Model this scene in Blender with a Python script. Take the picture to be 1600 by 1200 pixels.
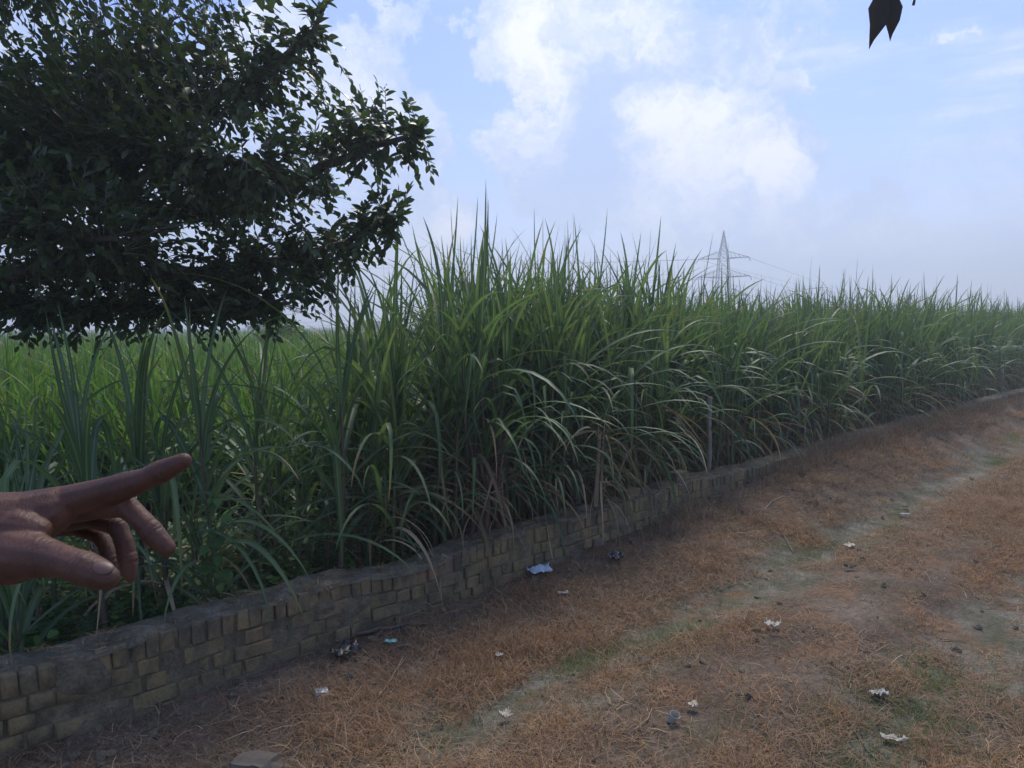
import bpy, bmesh, math, random
import numpy as np
from mathutils import Vector, Matrix, Euler, Quaternion
R = math.radians
random.seed(7)
rng = np.random.default_rng(7)
scene = bpy.context.scene
for o in list(bpy.data.objects): bpy.data.objects.remove(o)
COL = scene.collection

# ------------------------------------------------------------------ camera
CAM_Z = 2.0
F = 1200.0                       # focal length in photo pixels (1600 wide)
cam_d = bpy.data.cameras.new('camera'); cam = bpy.data.objects.new('camera', cam_d); COL.objects.link(cam)
cam_d.sensor_width = 36; cam_d.lens = 36*F/1600; cam_d.clip_start = 0.03; cam_d.clip_end = 5000
PITCH = math.atan(92/F); ROLL = R(0.5)
cam.location = (0, 0, CAM_Z)
cam.rotation_euler = (Matrix.Rotation(math.pi/2-PITCH, 4, 'X') @ Matrix.Rotation(-ROLL, 4, 'Z')).to_euler()
scene.camera = cam
CM = (Matrix.Rotation(math.pi/2-PITCH, 3, 'X') @ Matrix.Rotation(-ROLL, 3, 'Z'))
def ray(px, py):
    return CM @ Vector(((px-800)/F, (600-py)/F, -1.0))
def P(px, py, D):
    """point seen at photo pixel px,py at forward distance D"""
    d = ray(px, py); return Vector((0, 0, CAM_Z)) + d*(D/d.y)
def G(px, py, z=0.0):
    d = ray(px, py); t = (z-CAM_Z)/d.z; return Vector((0, 0, CAM_Z)) + d*t

# ------------------------------------------------------------------ world
SUN_EL, SUN_AZ = R(56), R(14)      # azimuth measured from +Y towards +X
world = bpy.data.worlds.new('World'); scene.world = world; world.use_nodes = True
nt = world.node_tree; nt.nodes.clear()
def N(t, typ, **kw):
    n = t.nodes.new(typ)
    for k, v in kw.items(): setattr(n, k, v)
    return n
def build_sky():
    L = nt.links.new
    out = N(nt, 'ShaderNodeOutputWorld'); bg = N(nt, 'ShaderNodeBackground'); bg.inputs[1].default_value = 0.12
    L(bg.outputs[0], out.inputs[0])
    sky = N(nt, 'ShaderNodeTexSky', sky_type='NISHITA', sun_disc=False)
    sky.sun_elevation = SUN_EL; sky.sun_rotation = SUN_AZ
    sky.air_density = 1.4; sky.dust_density = 0.6; sky.ozone_density = 2.0
    tc = N(nt, 'ShaderNodeTexCoord'); D = tc.outputs['Generated']
    def M(op, a, b=None, c=None, clamp=False):
        m = N(nt, 'ShaderNodeMath', operation=op); m.use_clamp = clamp
        for i, v in enumerate((a, b, c)):
            if v is None: continue
            if isinstance(v, (int, float)): m.inputs[i].default_value = v
            else: L(v, m.inputs[i])
        return m.outputs[0]
    def noise(scale, detail, rough, sc=(1, 1, 1), off=(0, 0, 0), src=D):
        mp = N(nt, 'ShaderNodeMapping'); mp.inputs['Scale'].default_value = sc; mp.inputs['Location'].default_value = off
        L(src, mp.inputs[0])
        n = N(nt, 'ShaderNodeTexNoise'); n.inputs['Scale'].default_value = scale; n.inputs['Detail'].default_value = detail
        n.inputs['Roughness'].default_value = rough; L(mp.outputs[0], n.inputs['Vector'])
        return n
    # warp the look-up direction so that the cloud outlines billow
    w = noise(6.0, 9, 0.66)
    wv = N(nt, 'ShaderNodeVectorMath', operation='SUBTRACT'); L(w.outputs['Color'], wv.inputs[0]); wv.inputs[1].default_value = (.5, .5, .5)
    ws = N(nt, 'ShaderNodeVectorMath', operation='SCALE'); L(wv.outputs[0], ws.inputs[0]); ws.inputs['Scale'].default_value = 0.20
    wa = N(nt, 'ShaderNodeVectorMath', operation='ADD'); L(D, wa.inputs[0]); L(ws.outputs[0], wa.inputs[1])
    W = wa.outputs[0]
    def blobs(lst):
        acc = None
        for (px, py, rx, ry, a) in lst:
            c = ray(px, py).normalized(); k = F*1.06
            # distances measured in an ellipse of the sky
            s = N(nt, 'ShaderNodeVectorMath', operation='SUBTRACT'); L(W, s.inputs[0]); s.inputs[1].default_value = c
            m = N(nt, 'ShaderNodeVectorMath', operation='MULTIPLY'); L(s.outputs[0], m.inputs[0]); m.inputs[1].default_value = (k/rx, k/rx, k/ry)
            ln = N(nt, 'ShaderNodeVectorMath', operation='LENGTH'); L(m.outputs[0], ln.inputs[0])
            v = M('MULTIPLY', M('SUBTRACT', 1.0, ln.outputs['Value'], clamp=True), a)
            acc = v if acc is None else M('MAXIMUM', acc, v)
        return acc
    fine = noise(9.0, 8, 0.6, off=(3, 1, 7)).outputs['Fac']
    # cumulus in the part of the sky that the photograph shows, more of the same kind around it
    cu = blobs([(560, 120, 150, 130, 1.0), (600, 260, 130, 170, 1.0), (640, 350, 190, 130, .95), (450, 60, 130, 120, .8),
                (820, 80, 110, 150, 1.0), (800, 200, 90, 120, .85), (930, 230, 230, 200, 1.0), (960, 60, 170, 120, .9), (1110, 240, 190, 140, 1.1), (1150, 60, 190, 110, .8),
                (1010, 330, 260, 90, .9), (650, 30, 60, 60, .65), (700, 55, 45, 50, .6), (1240, 150, 90, 70, .75),
                (1360, 350, 130, 90, .75), (1200, 360, 160, 80, .7), (300, 300, 350, 300, 1.0), (1480, 60, 150, 60, .32),
                (1950, 60, 260, 170, .8), (2100, 300, 240, 120, .8), (-200, 100, 300, 300, .9)])
    cur = M('ADD', cu, M('MULTIPLY', M('SUBTRACT', fine, 0.5), 1.15))
    mr = N(nt, 'ShaderNodeMapRange', interpolation_type='SMOOTHSTEP'); L(cur, mr.inputs[0]); mr.inputs[1].default_value = 0.20; mr.inputs[2].default_value = 0.38
    mask = mr.outputs[0]
    # general broken cloud for the rest of the dome
    gen = noise(2.2, 8, 0.6, sc=(1, 1, 1.8), off=(5, 2, 1)).outputs['Fac']
    g2 = N(nt, 'ShaderNodeMapRange', interpolation_type='SMOOTHSTEP'); L(gen, g2.inputs[0]); g2.inputs[1].default_value = 0.47; g2.inputs[2].default_value = 0.62
    # thin wisps to the right
    wn = noise(2.4, 8, 0.62, sc=(1.0, 1.0, 7.0), off=(1, 4, 2), src=D).outputs['Fac']
    w2 = N(nt, 'ShaderNodeMapRange', interpolation_type='SMOOTHSTEP'); L(wn, w2.inputs[0]); w2.inputs[1].default_value = 0.34; w2.inputs[2].default_value = 0.66; w2.inputs[4].default_value = 0.95
    sx = N(nt, 'ShaderNodeSeparateXYZ'); L(D, sx.inputs[0])
    rightness = N(nt, 'ShaderNodeMapRange', interpolation_type='SMOOTHSTEP'); L(sx.outputs[0], rightness.inputs[0]); rightness.inputs[1].default_value = 0.05; rightness.inputs[2].default_value = 0.38; rightness.inputs[3].default_value = .12
    wis = M('MULTIPLY', w2.outputs[0], rightness.outputs[0])
    # the general cloud is kept to where the photograph does not look (behind, above)
    ahead = N(nt, 'ShaderNodeMapRange', interpolation_type='SMOOTHSTEP'); L(sx.outputs[1], ahead.inputs[0]); ahead.inputs[1].default_value = 0.45; ahead.inputs[2].default_value = 0.75; ahead.inputs[3].default_value = 1; ahead.inputs[4].default_value = 0
    tot = M('MAXIMUM', M('MAXIMUM', mask, wis), M('MULTIPLY', g2.outputs[0], ahead.outputs[0]))
    # horizon haze
    hz = N(nt, 'ShaderNodeMapRange', interpolation_type='SMOOTHSTEP'); L(sx.outputs[2], hz.inputs[0]); hz.inputs[1].default_value = 0.22; hz.inputs[2].default_value = -0.02; hz.inputs[4].default_value = 0.8
    # cloud body colour: bright billows over lavender-grey undersides
    sh = noise(7.0, 9, 0.64, off=(0.0, 0, .15), src=W).outputs['Fac']
    shb = M('ADD', M('MULTIPLY', M('SUBTRACT', sh, 0.08), 1.05), M('MULTIPLY', blobs([(1120, 210, 150, 110, .75), (1180, 270, 90, 90, .7), (1040, 200, 80, 80, .7), (1110, 300, 120, 60, .4), (570, 150, 160, 170, .7), (830, 90, 100, 110, .6), (950, 40, 120, 70, .6), (1380, 120, 300, 140, .4), (640, 400, 200, 120, .45)]), 0.42))
    cr = N(nt, 'ShaderNodeValToRGB'); L(shb, cr.inputs[0])
    e = cr.color_ramp.elements; e[0].position = 0.38; e[0].color = (3.7, 4.85, 7.6, 1); e[1].position = 0.74; e[1].color = (7.5, 7.7, 8.7, 1)
    cr.color_ramp.interpolation = 'EASE'
    mul = N(nt, 'ShaderNodeMix', data_type='RGBA', blend_type='MULTIPLY'); mul.inputs[0].default_value = 1
    L(sky.outputs[0], mul.inputs[6]); mul.inputs[7].default_value = SKY_TINT
    mx = N(nt, 'ShaderNodeMix', data_type='RGBA'); L(tot, mx.inputs[0]); L(mul.outputs[2], mx.inputs[6]); L(cr.outputs[0], mx.inputs[7])
    mh = N(nt, 'ShaderNodeMix', data_type='RGBA'); L(hz.outputs[0], mh.inputs[0]); L(mx.outputs[2], mh.inputs[6]); mh.inputs[7].default_value = (6.1, 7.0, 9.0, 1)
    L(mh.outputs[2], bg.inputs[0])
SKY_TINT = (.72, .78, 1.25, 1)
build_sky()
sun_d = bpy.data.lights.new('sun', 'SUN'); sun = bpy.data.objects.new('sun', sun_d); COL.objects.link(sun)
sun_d.energy = 3.0; sun_d.angle = R(12); sun_d.color = (1, .93, .80)
sd = Vector((math.sin(SUN_AZ)*math.cos(SUN_EL), math.cos(SUN_AZ)*math.cos(SUN_EL), math.sin(SUN_EL)))
sun.rotation_euler = sd.to_track_quat('Z', 'Y').to_euler()
vs = scene.view_settings; vs.view_transform = 'Standard'; vs.look = 'None'; vs.gamma = 1; vs.use_curve_mapping = False; vs.exposure = 0.2
scene.cycles.max_bounces = 8; scene.cycles.transparent_max_bounces = 8; scene.cycles.volume_bounces = 0
scene.cycles.use_denoising = True

# ------------------------------------------------------------------ helpers
S = math.sqrt(.5)
def UV(u, v, z=0.0):             # u along the brick wall (away to the right), v across it (away from the camera)
    return Vector((S*(u-v), S*(u+v), z))
def u_at(px, v):                 # u of the point at v that is seen in photo column px
    t = (px-800)/F; return v*(1+t)/(1-t)
WALL_V, WALL_T = 4.09, 0.25
_perm = rng.random((256, 256))
def vnoise(x, y, s=0):
    x = np.asarray(x, float)+s*17.3; y = np.asarray(y, float)+s*31.7
    xi = np.floor(x).astype(int); yi = np.floor(y).astype(int); fx = x-xi; fy = y-yi
    fx = fx*fx*(3-2*fx); fy = fy*fy*(3-2*fy)
    g = lambda a, b: _perm[a & 255, b & 255]
    return (g(xi, yi)*(1-fx)+g(xi+1, yi)*fx)*(1-fy)+(g(xi, yi+1)*(1-fx)+g(xi+1, yi+1)*fx)*fy
def fbm(x, y, o=4, s=0):
    a = 0; w = .5
    for k in range(o):
        a = a+w*(vnoise(x*2**k, y*2**k, s+k)-.5); w *= .5
    return a
def sstep(a, b, x):
    t = np.clip((np.asarray(x, float)-a)/(b-a), 0, 1); return t*t*(3-2*t)
def ground_h(u, v):
    """height of the ground in wall coordinates"""
    u = np.asarray(u, float); v = np.asarray(v, float)
    h = 0.05*fbm(u*.9, v*.9, 5, 3)+0.018*fbm(u*6, v*6, 3, 9)
    wob = 0.25*fbm(u*.35, u*0+2, 2, 5)
    for c, w, d in ((2.8, .33, .045), (1.2, .3, .05)):
        h = h-d*np.exp(-((v-c-wob)/w)**2)
    h = h+0.03*np.exp(-((v-2.0)/.45)**2)
    near = sstep(3.0, 4.1, v)*(v < 4.3)
    h = h+sstep(2.7, 4.0, v)*(v < 4.3)*np.interp(u, [4.0, 5.4, 7.2, 8.6, 9.6, 14, 19, 30], [0, .08, .18, .29, .35, .36, .27, .25])+near*.015
    h = np.where(v > 4.2, h*0.8+0.02, h)
    far = sstep(60, 120, np.hypot(u, v))
    return h*(1-far)
def gh(x, y):
    return float(ground_h(S*(x+y), S*(y-x)))

def tag(o, label=None, cat=None, group=None, kind=None):
    if label: o['label'] = label
    if cat: o['category'] = cat
    if group: o['group'] = group
    if kind: o['kind'] = kind
    return o
def link(o, parent=None):
    COL.objects.link(o)
    if parent is not None: o.parent = parent
    return o
def empty(name, loc=(0, 0, 0), rot=(0, 0, 0)):
    o = bpy.data.objects.new(name, None); o.location = loc; o.rotation_euler = rot; o.empty_display_size = .1
    return link(o)
def mesh_np(name, V, Q, mat=None, uvs=None, smooth=True, tri=False):
    """V (n,3), Q (m,4) or (m,3) -> mesh; uvs per vertex (n,2)"""
    V = np.asarray(V, np.float32).reshape(-1, 3); Q = np.asarray(Q, np.int32); k = Q.shape[1]
    me = bpy.data.meshes.new(name)
    me.vertices.add(len(V)); me.vertices.foreach_set('co', V.ravel())
    me.loops.add(Q.size); me.loops.foreach_set('vertex_index', Q.ravel())
    me.polygons.add(len(Q)); me.polygons.foreach_set('loop_start', np.arange(0, Q.size, k, dtype=np.int32))
    try: me.polygons.foreach_set('loop_total', np.full(len(Q), k, np.int32))
    except Exception: pass
    if uvs is not None:
        uvl = me.uv_layers.new(name='UVMap'); uvl.data.foreach_set('uv', np.asarray(uvs, np.float32)[Q.ravel()].ravel())
    me.update(calc_edges=True); me.validate()
    if smooth: me.polygons.foreach_set('use_smooth', np.ones(len(me.polygons), bool))
    if mat: me.materials.append(mat)
    return me
class Acc:
    """collects quads"""
    def __init__(s): s.V = []; s.Q = []; s.T = []; s.n = 0
    def add(s, V, Q, T=None):
        V = np.asarray(V, float).reshape(-1, 3); s.V.append(V); s.Q.append(np.asarray(Q, int)+s.n)
        s.T.append(np.zeros((len(V), 2)) if T is None else T); s.n += len(V)
    def mesh(s, name, mat, smooth=True):
        return mesh_np(name, np.vstack(s.V), np.vstack(s.Q), mat, np.vstack(s.T), smooth)
    def tube(s, pts, rad, k=6):
        pts = [Vector(p) for p in pts]; rad = rad if hasattr(rad, '__len__') else [rad]*len(pts)
        V = []; a = None
        for i, p in enumerate(pts):
            t = (pts[min(i+1, len(pts)-1)]-pts[max(i-1, 0)]).normalized()
            if a is None: a = t.orthogonal().normalized()
            a = (a-t*a.dot(t)).normalized(); b = t.cross(a)
            for j in range(k):
                q = 2*math.pi*j/k; V.append(p+(a*math.cos(q)+b*math.sin(q))*rad[i])
        Q = [(i*k+j, i*k+(j+1) % k, (i+1)*k+(j+1) % k, (i+1)*k+j) for i in range(len(pts)-1) for j in range(k)]
        n = len(V); V += [pts[0], pts[-1]]; m = (len(pts)-1)*k
        Q += [(n, (j+1) % k, j, j) for j in range(0)]
        for j in range(0, k, 2):
            Q.append((n, (j+2) % k, (j+1) % k, j)); Q.append((n+1, m+j, m+(j+1) % k, m+(j+2) % k))
        s.add([tuple(v) for v in V], Q)
def obj(name, me, parent=None, loc=None, mat=None):
    o = bpy.data.objects.new(name, me)
    if loc is not None: o.location = loc
    return link(o, parent)

# ------------------------------------------------------------------ materials
def new_mat(name):
    m = bpy.data.materials.new(name); m.use_nodes = True; t = m.node_tree; t.nodes.clear()
    out = N(t, 'ShaderNodeOutputMaterial'); b = N(t, 'ShaderNodeBsdfPrincipled'); t.links.new(b.outputs[0], out.inputs[0])
    return m, t, b, out
def ramp(t, src, stops, interp='LINEAR'):
    r = N(t, 'ShaderNodeValToRGB'); r.color_ramp.interpolation = interp
    e = r.color_ramp.elements
    while len(e) < len(stops): e.new(.5)
    for i, (p, c) in enumerate(stops): e[i].position = p; e[i].color = (*c, 1)
    t.links.new(src, r.inputs[0]); return r.outputs[0]
def tnoise(t, scale, detail=5, rough=.6, coord='Object', sc=(1, 1, 1), rot=(0, 0, 0), off=(0, 0, 0)):
    tc = N(t, 'ShaderNodeTexCoord'); mp = N(t, 'ShaderNodeMapping'); mp.inputs['Scale'].default_value = sc
    mp.inputs['Rotation'].default_value = rot; mp.inputs['Location'].default_value = off
    t.links.new(tc.outputs[coord], mp.inputs[0])
    n = N(t, 'ShaderNodeTexNoise'); n.inputs['Scale'].default_value = scale; n.inputs['Detail'].default_value = detail; n.inputs['Roughness'].default_value = rough
    t.links.new(mp.outputs[0], n.inputs['Vector']); return n
def mixc(t, f, a, b, mode='MIX'):
    m = N(t, 'ShaderNodeMix', data_type='RGBA', blend_type=mode)
    for i, v in ((0, f), (6, a), (7, b)):
        if isinstance(v, (int, float)): m.inputs[i].default_value = v
        elif isinstance(v, tuple): m.inputs[i].default_value = (*v, 1) if len(v) == 3 else v
        else: t.links.new(v, m.inputs[i])
    return m.outputs[2]
def mathn(t, op, a, b=0.0, clamp=False):
    m = N(t, 'ShaderNodeMath', operation=op); m.use_clamp = clamp
    for i, v in ((0, a), (1, b)):
        if isinstance(v, (int, float)): m.inputs[i].default_value = v
        else: t.links.new(v, m.inputs[i])
    return m.outputs[0]
def bump(t, b, src, strength, dist=.01):
    n = N(t, 'ShaderNodeBump'); n.inputs['Strength'].default_value = strength; n.inputs['Distance'].default_value = dist
    t.links.new(src, n.inputs['Height']); t.links.new(n.outputs[0], b.inputs['Normal'])
def leaf_mat(name, stops, trans=.35, rough=.45, midrib=None, tipdry=None, transcol=1.6, ns=2.3, wn=.35, blade_rand=0.0):
    m, t, b, out = new_mat(name)
    oi = N(t, 'ShaderNodeObjectInfo'); nz = tnoise(t, ns, 3, .6)
    uv = N(t, 'ShaderNodeUVMap'); sp = N(t, 'ShaderNodeSeparateXYZ'); t.links.new(uv.outputs[0], sp.inputs[0])
    f = mathn(t, 'ADD', mathn(t, 'MULTIPLY', oi.outputs['Random'], 1-wn-blade_rand), mathn(t, 'MULTIPLY', nz.outputs['Fac'], wn))
    if blade_rand: f = mathn(t, 'ADD', f, mathn(t, 'MULTIPLY', mathn(t, 'FRACT', mathn(t, 'MULTIPLY', sp.outputs[0], .999)), blade_rand))
    c = ramp(t, f, stops)
    if midrib:
        d = mathn(t, 'ABSOLUTE', mathn(t, 'SUBTRACT', sp.outputs[0], .5))
        mr = N(t, 'ShaderNodeMapRange'); t.links.new(d, mr.inputs[0]); mr.inputs[1].default_value = .05; mr.inputs[2].default_value = .14; mr.inputs[3].default_value = .8; mr.inputs[4].default_value = 0
        c = mixc(t, mr.outputs[0], c, midrib)
    if tipdry:
        # withered tips and edges
        nn = tnoise(t, 7, 4, .6)
        q = mathn(t, 'ADD', sp.outputs[1], mathn(t, 'MULTIPLY', mathn(t, 'SUBTRACT', nn.outputs['Fac'], .5), .9))
        q = mathn(t, 'ADD', q, mathn(t, 'MULTIPLY', mathn(t, 'SUBTRACT', oi.outputs['Random'], .5), .35))
        mr = N(t, 'ShaderNodeMapRange', interpolation_type='SMOOTHSTEP'); t.links.new(q, mr.inputs[0]); mr.inputs[1].default_value = .9; mr.inputs[2].default_value = 1.15
        c = mixc(t, mr.outputs[0], c, tipdry)
    t.links.new(c, b.inputs['Base Color']); b.inputs['Roughness'].default_value = rough; b.inputs['Specular IOR Level'].default_value = .32
    tr = N(t, 'ShaderNodeBsdfTranslucent'); tcn = mixc(t, 1.0, c, (transcol, transcol*1.05, transcol*.55), 'MULTIPLY'); t.links.new(tcn, tr.inputs[0])
    ms = N(t, 'ShaderNodeMixShader'); ms.inputs[0].default_value = trans
    t.links.new(b.outputs[0], ms.inputs[1]); t.links.new(tr.outputs[0], ms.inputs[2]); t.links.new(ms.outputs[0], out.inputs[0])
    return m
M_CANE = leaf_mat('cane_leaf', [(0, (.045, .090, .045)), (.45, (.068, .124, .058)), (.8, (.105, .160, .070)), (1, (.17, .20, .09))], .36, .5, (.16, .23, .12), (.20, .15, .07))
M_FIELD = leaf_mat('field_cane_leaf', [(0, (.045, .105, .026)), (.5, (.080, .165, .038)), (1, (.14, .22, .055))], .42, .45, None, (.18, .16, .06))
M_DRY = leaf_mat('dry_cane_leaf', [(0, (.14, .10, .06)), (.5, (.28, .21, .125)), (1, (.46, .38, .25))], .25, .7, None, None, 1.1)
M_TREE = leaf_mat('tree_leaf', [(0, (.02, .034, .016)), (.45, (.034, .058, .024)), (.62, (.06, .10, .03)), (1, (.12, .16, .035))], .30, .36, (.05, .075, .03), None, 1.7, ns=6.5, wn=.8)
M_WEED = leaf_mat('weed_leaf', [(0, (.03, .07, .02)), (.6, (.06, .13, .03)), (1, (.10, .20, .045))], .35, .5)
M_GRASS = leaf_mat('green_grass_blade', [(0, (.07, .12, .04)), (1, (.15, .20, .07))], .3, .6)
M_STRAW = leaf_mat('dead_grass_blade', [(0, (.11, .062, .036)), (.35, (.26, .138, .068)), (.62, (.37, .21, .106)), (.82, (.45, .32, .185)), (1, (.60, .50, .35))], .2, .8, None, None, 1.1, wn=.15, blade_rand=.6)
M_STRAW2 = leaf_mat('withered_grass_blade', [(0, (.11, .078, .056)), (.4, (.22, .15, .10)), (.75, (.31, .215, .145)), (.9, (.42, .34, .25)), (1, (.56, .49, .39))], .2, .8, None, None, 1.0, wn=.15, blade_rand=.6)
M_BRUSH = leaf_mat('dry_brush_stem', [(0, (.10, .07, .052)), (.6, (.19, .13, .09)), (1, (.38, .29, .20))], .15, .8, None, None, 1.0, wn=.15, blade_rand=.6)

def stalk_mat():
    m, t, b, out = new_mat('cane_stalk'); oi = N(t, 'ShaderNodeObjectInfo'); n = tnoise(t, 12, 4, .6, sc=(1, 1, .25))
    f = mathn(t, 'ADD', mathn(t, 'MULTIPLY', oi.outputs['Random'], .5), mathn(t, 'MULTIPLY', n.outputs['Fac'], .5))
    t.links.new(ramp(t, f, [(0, (.05, .035, .025)), (.45, (.085, .062, .036)), (.6, (.07, .10, .04)), (1, (.16, .14, .07))]), b.inputs['Base Color'])
    b.inputs['Roughness'].default_value = .6; return m
M_STALK = stalk_mat()
def bark_mat(name, c0, c1, c2, sc=14):
    m, t, b, out = new_mat(name); n = tnoise(t, sc, 6, .65, sc=(1, 1, .3)); oi = N(t, 'ShaderNodeObjectInfo')
    f = mathn(t, 'ADD', mathn(t, 'MULTIPLY', n.outputs['Fac'], .75), mathn(t, 'MULTIPLY', oi.outputs['Random'], .25))
    t.links.new(ramp(t, f, [(.25, c0), (.5, c1), (.8, c2)]), b.inputs['Base Color']); b.inputs['Roughness'].default_value = .85
    bump(t, b, n.outputs['Fac'], .6, .01); return m
M_BARK = bark_mat('tree_bark', (.04, .032, .026), (.075, .06, .048), (.13, .11, .09))
M_POST = bark_mat('weathered_wood', (.12, .105, .085), (.25, .225, .185), (.40, .37, .31), 20)
M_RUSSET = bark_mat('russet_cane_sheath', (.035, .02, .016), (.085, .045, .034), (.19, .12, .085), 22)
M_STICK = bark_mat('dry_stick', (.16, .12, .08), (.28, .22, .15), (.45, .37, .27), 30)

def brick_mat():
    m, t, b, out = new_mat('weathered_brick')
    oi = N(t, 'ShaderNodeObjectInfo')
    base = ramp(t, oi.outputs['Random'], [(0, (.10, .08, .06)), (.35, (.165, .13, .08)), (.65, (.12, .098, .074)), (.88, (.21, .16, .095)), (1, (.20, .12, .085))])
    tc = N(t, 'ShaderNodeTexCoord'); geo = N(t, 'ShaderNodeNewGeometry')
    def gn(scale, d=5, r=.6, sc=(1, 1, 1)):
        mp = N(t, 'ShaderNodeMapping'); mp.inputs['Scale'].default_value = sc; t.links.new(geo.outputs['Position'], mp.inputs[0])
        n = N(t, 'ShaderNodeTexNoise'); n.inputs['Scale'].default_value = scale; n.inputs['Detail'].default_value = d; n.inputs['Roughness'].default_value = r
        t.links.new(mp.outputs[0], n.inputs['Vector']); return n.outputs['Fac']
    big = gn(1.7, 5, .65); fine = gn(60, 7, .75); mid = gn(8, 8, .72, (1, 1, .6))
    oc = ramp(t, big, [(.40, (0, 0, 0)), (.56, (1, 1, 1))])
    c = mixc(t, mathn(t, 'MULTIPLY', oc, .6), base, (.26, .20, .085))
    dm = ramp(t, mid, [(.46, (0, 0, 0)), (.62, (1, 1, 1))])
    c = mixc(t, mathn(t, 'MULTIPLY', dm, .85), c, (.060, .058, .040))
    gm = ramp(t, gn(6, 6, .7), [(.58, (0, 0, 0)), (.7, (1, 1, 1))])
    c = mixc(t, mathn(t, 'MULTIPLY', gm, .55), c, (.22, .20, .17))
    c = mixc(t, 1.0, c, ramp(t, fine, [(.25, (.62, .62, .62)), (.75, (1.25, 1.22, 1.2))]), 'MULTIPLY')
    t.links.new(c, b.inputs['Base Color']); b.inputs['Roughness'].default_value = .92
    h = mathn(t, 'ADD', fine, mathn(t, 'MULTIPLY', mid, 1.6)); bump(t, b, h, .8, .012)
    return m
M_BRICK = brick_mat()
def earth_mat(name, stops, sc=9, bs=.7, extra=None):
    m, t, b, out = new_mat(name); geo = N(t, 'ShaderNodeNewGeometry')
    n = N(t, 'ShaderNodeTexNoise'); n.inputs['Scale'].default_value = sc; n.inputs['Detail'].default_value = 9; n.inputs['Roughness'].default_value = .68; t.links.new(geo.outputs['Position'], n.inputs['Vector'])
    n2 = N(t, 'ShaderNodeTexNoise'); n2.inputs['Scale'].default_value = sc*7; n2.inputs['Detail'].default_value = 5; n2.inputs['Roughness'].default_value = .7; t.links.new(geo.outputs['Position'], n2.inputs['Vector'])
    c = ramp(t, n.outputs['Fac'], stops); c = mixc(t, 1.0, c, ramp(t, n2.outputs['Fac'], [(.3, (.6, .6, .6)), (.7, (1.3, 1.3, 1.3))]), 'MULTIPLY')
    if extra: c = mixc(t, *extra(t, c))
    t.links.new(c, b.inputs['Base Color']); b.inputs['Roughness'].default_value = .95; b.inputs['Specular IOR Level'].default_value = .2
    bump(t, b, mathn(t, 'ADD', n.outputs['Fac'], mathn(t, 'MULTIPLY', n2.outputs['Fac'], .5)), bs, .03)
    return m
M_MORTAR = earth_mat('mud_mortar', [(.3, (.08, .066, .048)), (.5, (.135, .113, .078)), (.7, (.20, .17, .115))], 9)
M_CAP = earth_mat('wall_top_crust', [(.28, (.055, .05, .036)), (.5, (.12, .108, .078)), (.64, (.19, .17, .13)), (.76, (.36, .34, .30))], 7, 1.0)
M_SOIL = earth_mat('field_soil', [(.3, (.035, .030, .022)), (.5, (.06, .05, .035)), (.7, (.10, .08, .055))], 3)

def track_mat():
    m, t, b, out = new_mat('dirt_track'); geo = N(t, 'ShaderNodeNewGeometry')
    mp = N(t, 'ShaderNodeMapping'); mp.inputs['Rotation'].default_value = (0, 0, R(-45)); t.links.new(geo.outputs['Position'], mp.inputs[0])
    def gn(scale, d=6, r=.65, sc=(1, 1, 1)):
        q = N(t, 'ShaderNodeMapping'); q.inputs['Scale'].default_value = sc; t.links.new(mp.outputs[0], q.inputs[0])
        n = N(t, 'ShaderNodeTexNoise'); n.inputs['Scale'].default_value = scale; n.inputs['Detail'].default_value = d; n.inputs['Roughness'].default_value = r
        t.links.new(q.outputs[0], n.inputs['Vector']); return n.outputs['Fac']
    sp = N(t, 'ShaderNodeSeparateXYZ'); t.links.new(mp.outputs[0], sp.inputs[0])
    a = gn(1.6); f = gn(22, 8, .7); ff = gn(90, 4, .7)
    dirt = ramp(t, a, [(.3, (.085, .062, .045)), (.5, (.145, .108, .078)), (.68, (.20, .158, .12)), (.8, (.29, .25, .205))])
    # bare pale wheel ruts with a little green
    v = mathn(t, 'ADD', sp.outputs[1], mathn(t, 'MULTIPLY', mathn(t, 'SUBTRACT', gn(.6, 3, .5), .5), .5))
    def band(c, w):
        d = mathn(t, 'ABSOLUTE', mathn(t, 'SUBTRACT', v, c)); r = N(t, 'ShaderNodeMapRange', interpolation_type='SMOOTHSTEP'); t.links.new(d, r.inputs[0]); r.inputs[1].default_value = w*.35; r.inputs[2].default_value = w; r.inputs[3].default_value = 1; r.inputs[4].default_value = 0; return r.outputs[0]
    rut = mathn(t, 'MAXIMUM', band(2.8, .5), band(1.2, .45))
    rutc = ramp(t, gn(3.0, 7, .7), [(.35, (.085, .092, .055)), (.5, (.145, .138, .10)), (.68, (.26, .24, .20))])
    c = mixc(t, mathn(t, 'MULTIPLY', rut, .85), dirt, rutc)
    c = mixc(t, mathn(t, 'MULTIPLY', ramp(t, gn(2.1, 5, .6, (1, 1.4, 1)), [(.52, (0, 0, 0)), (.62, (1, 1, 1))]), .6), c, (.21, .115, .06))
    c = mixc(t, 1.0, c, ramp(t, f, [(.25, (.5, .5, .5)), (.75, (1.4, 1.4, 1.4))]), 'MULTIPLY')
    c = mixc(t, 1.0, c, ramp(t, ff, [(.3, (.65, .65, .65)), (.7, (1.3, 1.3, 1.3))]), 'MULTIPLY')
    t.links.new(c, b.inputs['Base Color']); b.inputs['Roughness'].default_value = .96; b.inputs['Specular IOR Level'].default_value = .15
    bump(t, b, mathn(t, 'ADD', f, mathn(t, 'MULTIPLY', ff, .4)), .8, .03)
    return m
M_TRACK = track_mat()
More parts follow.
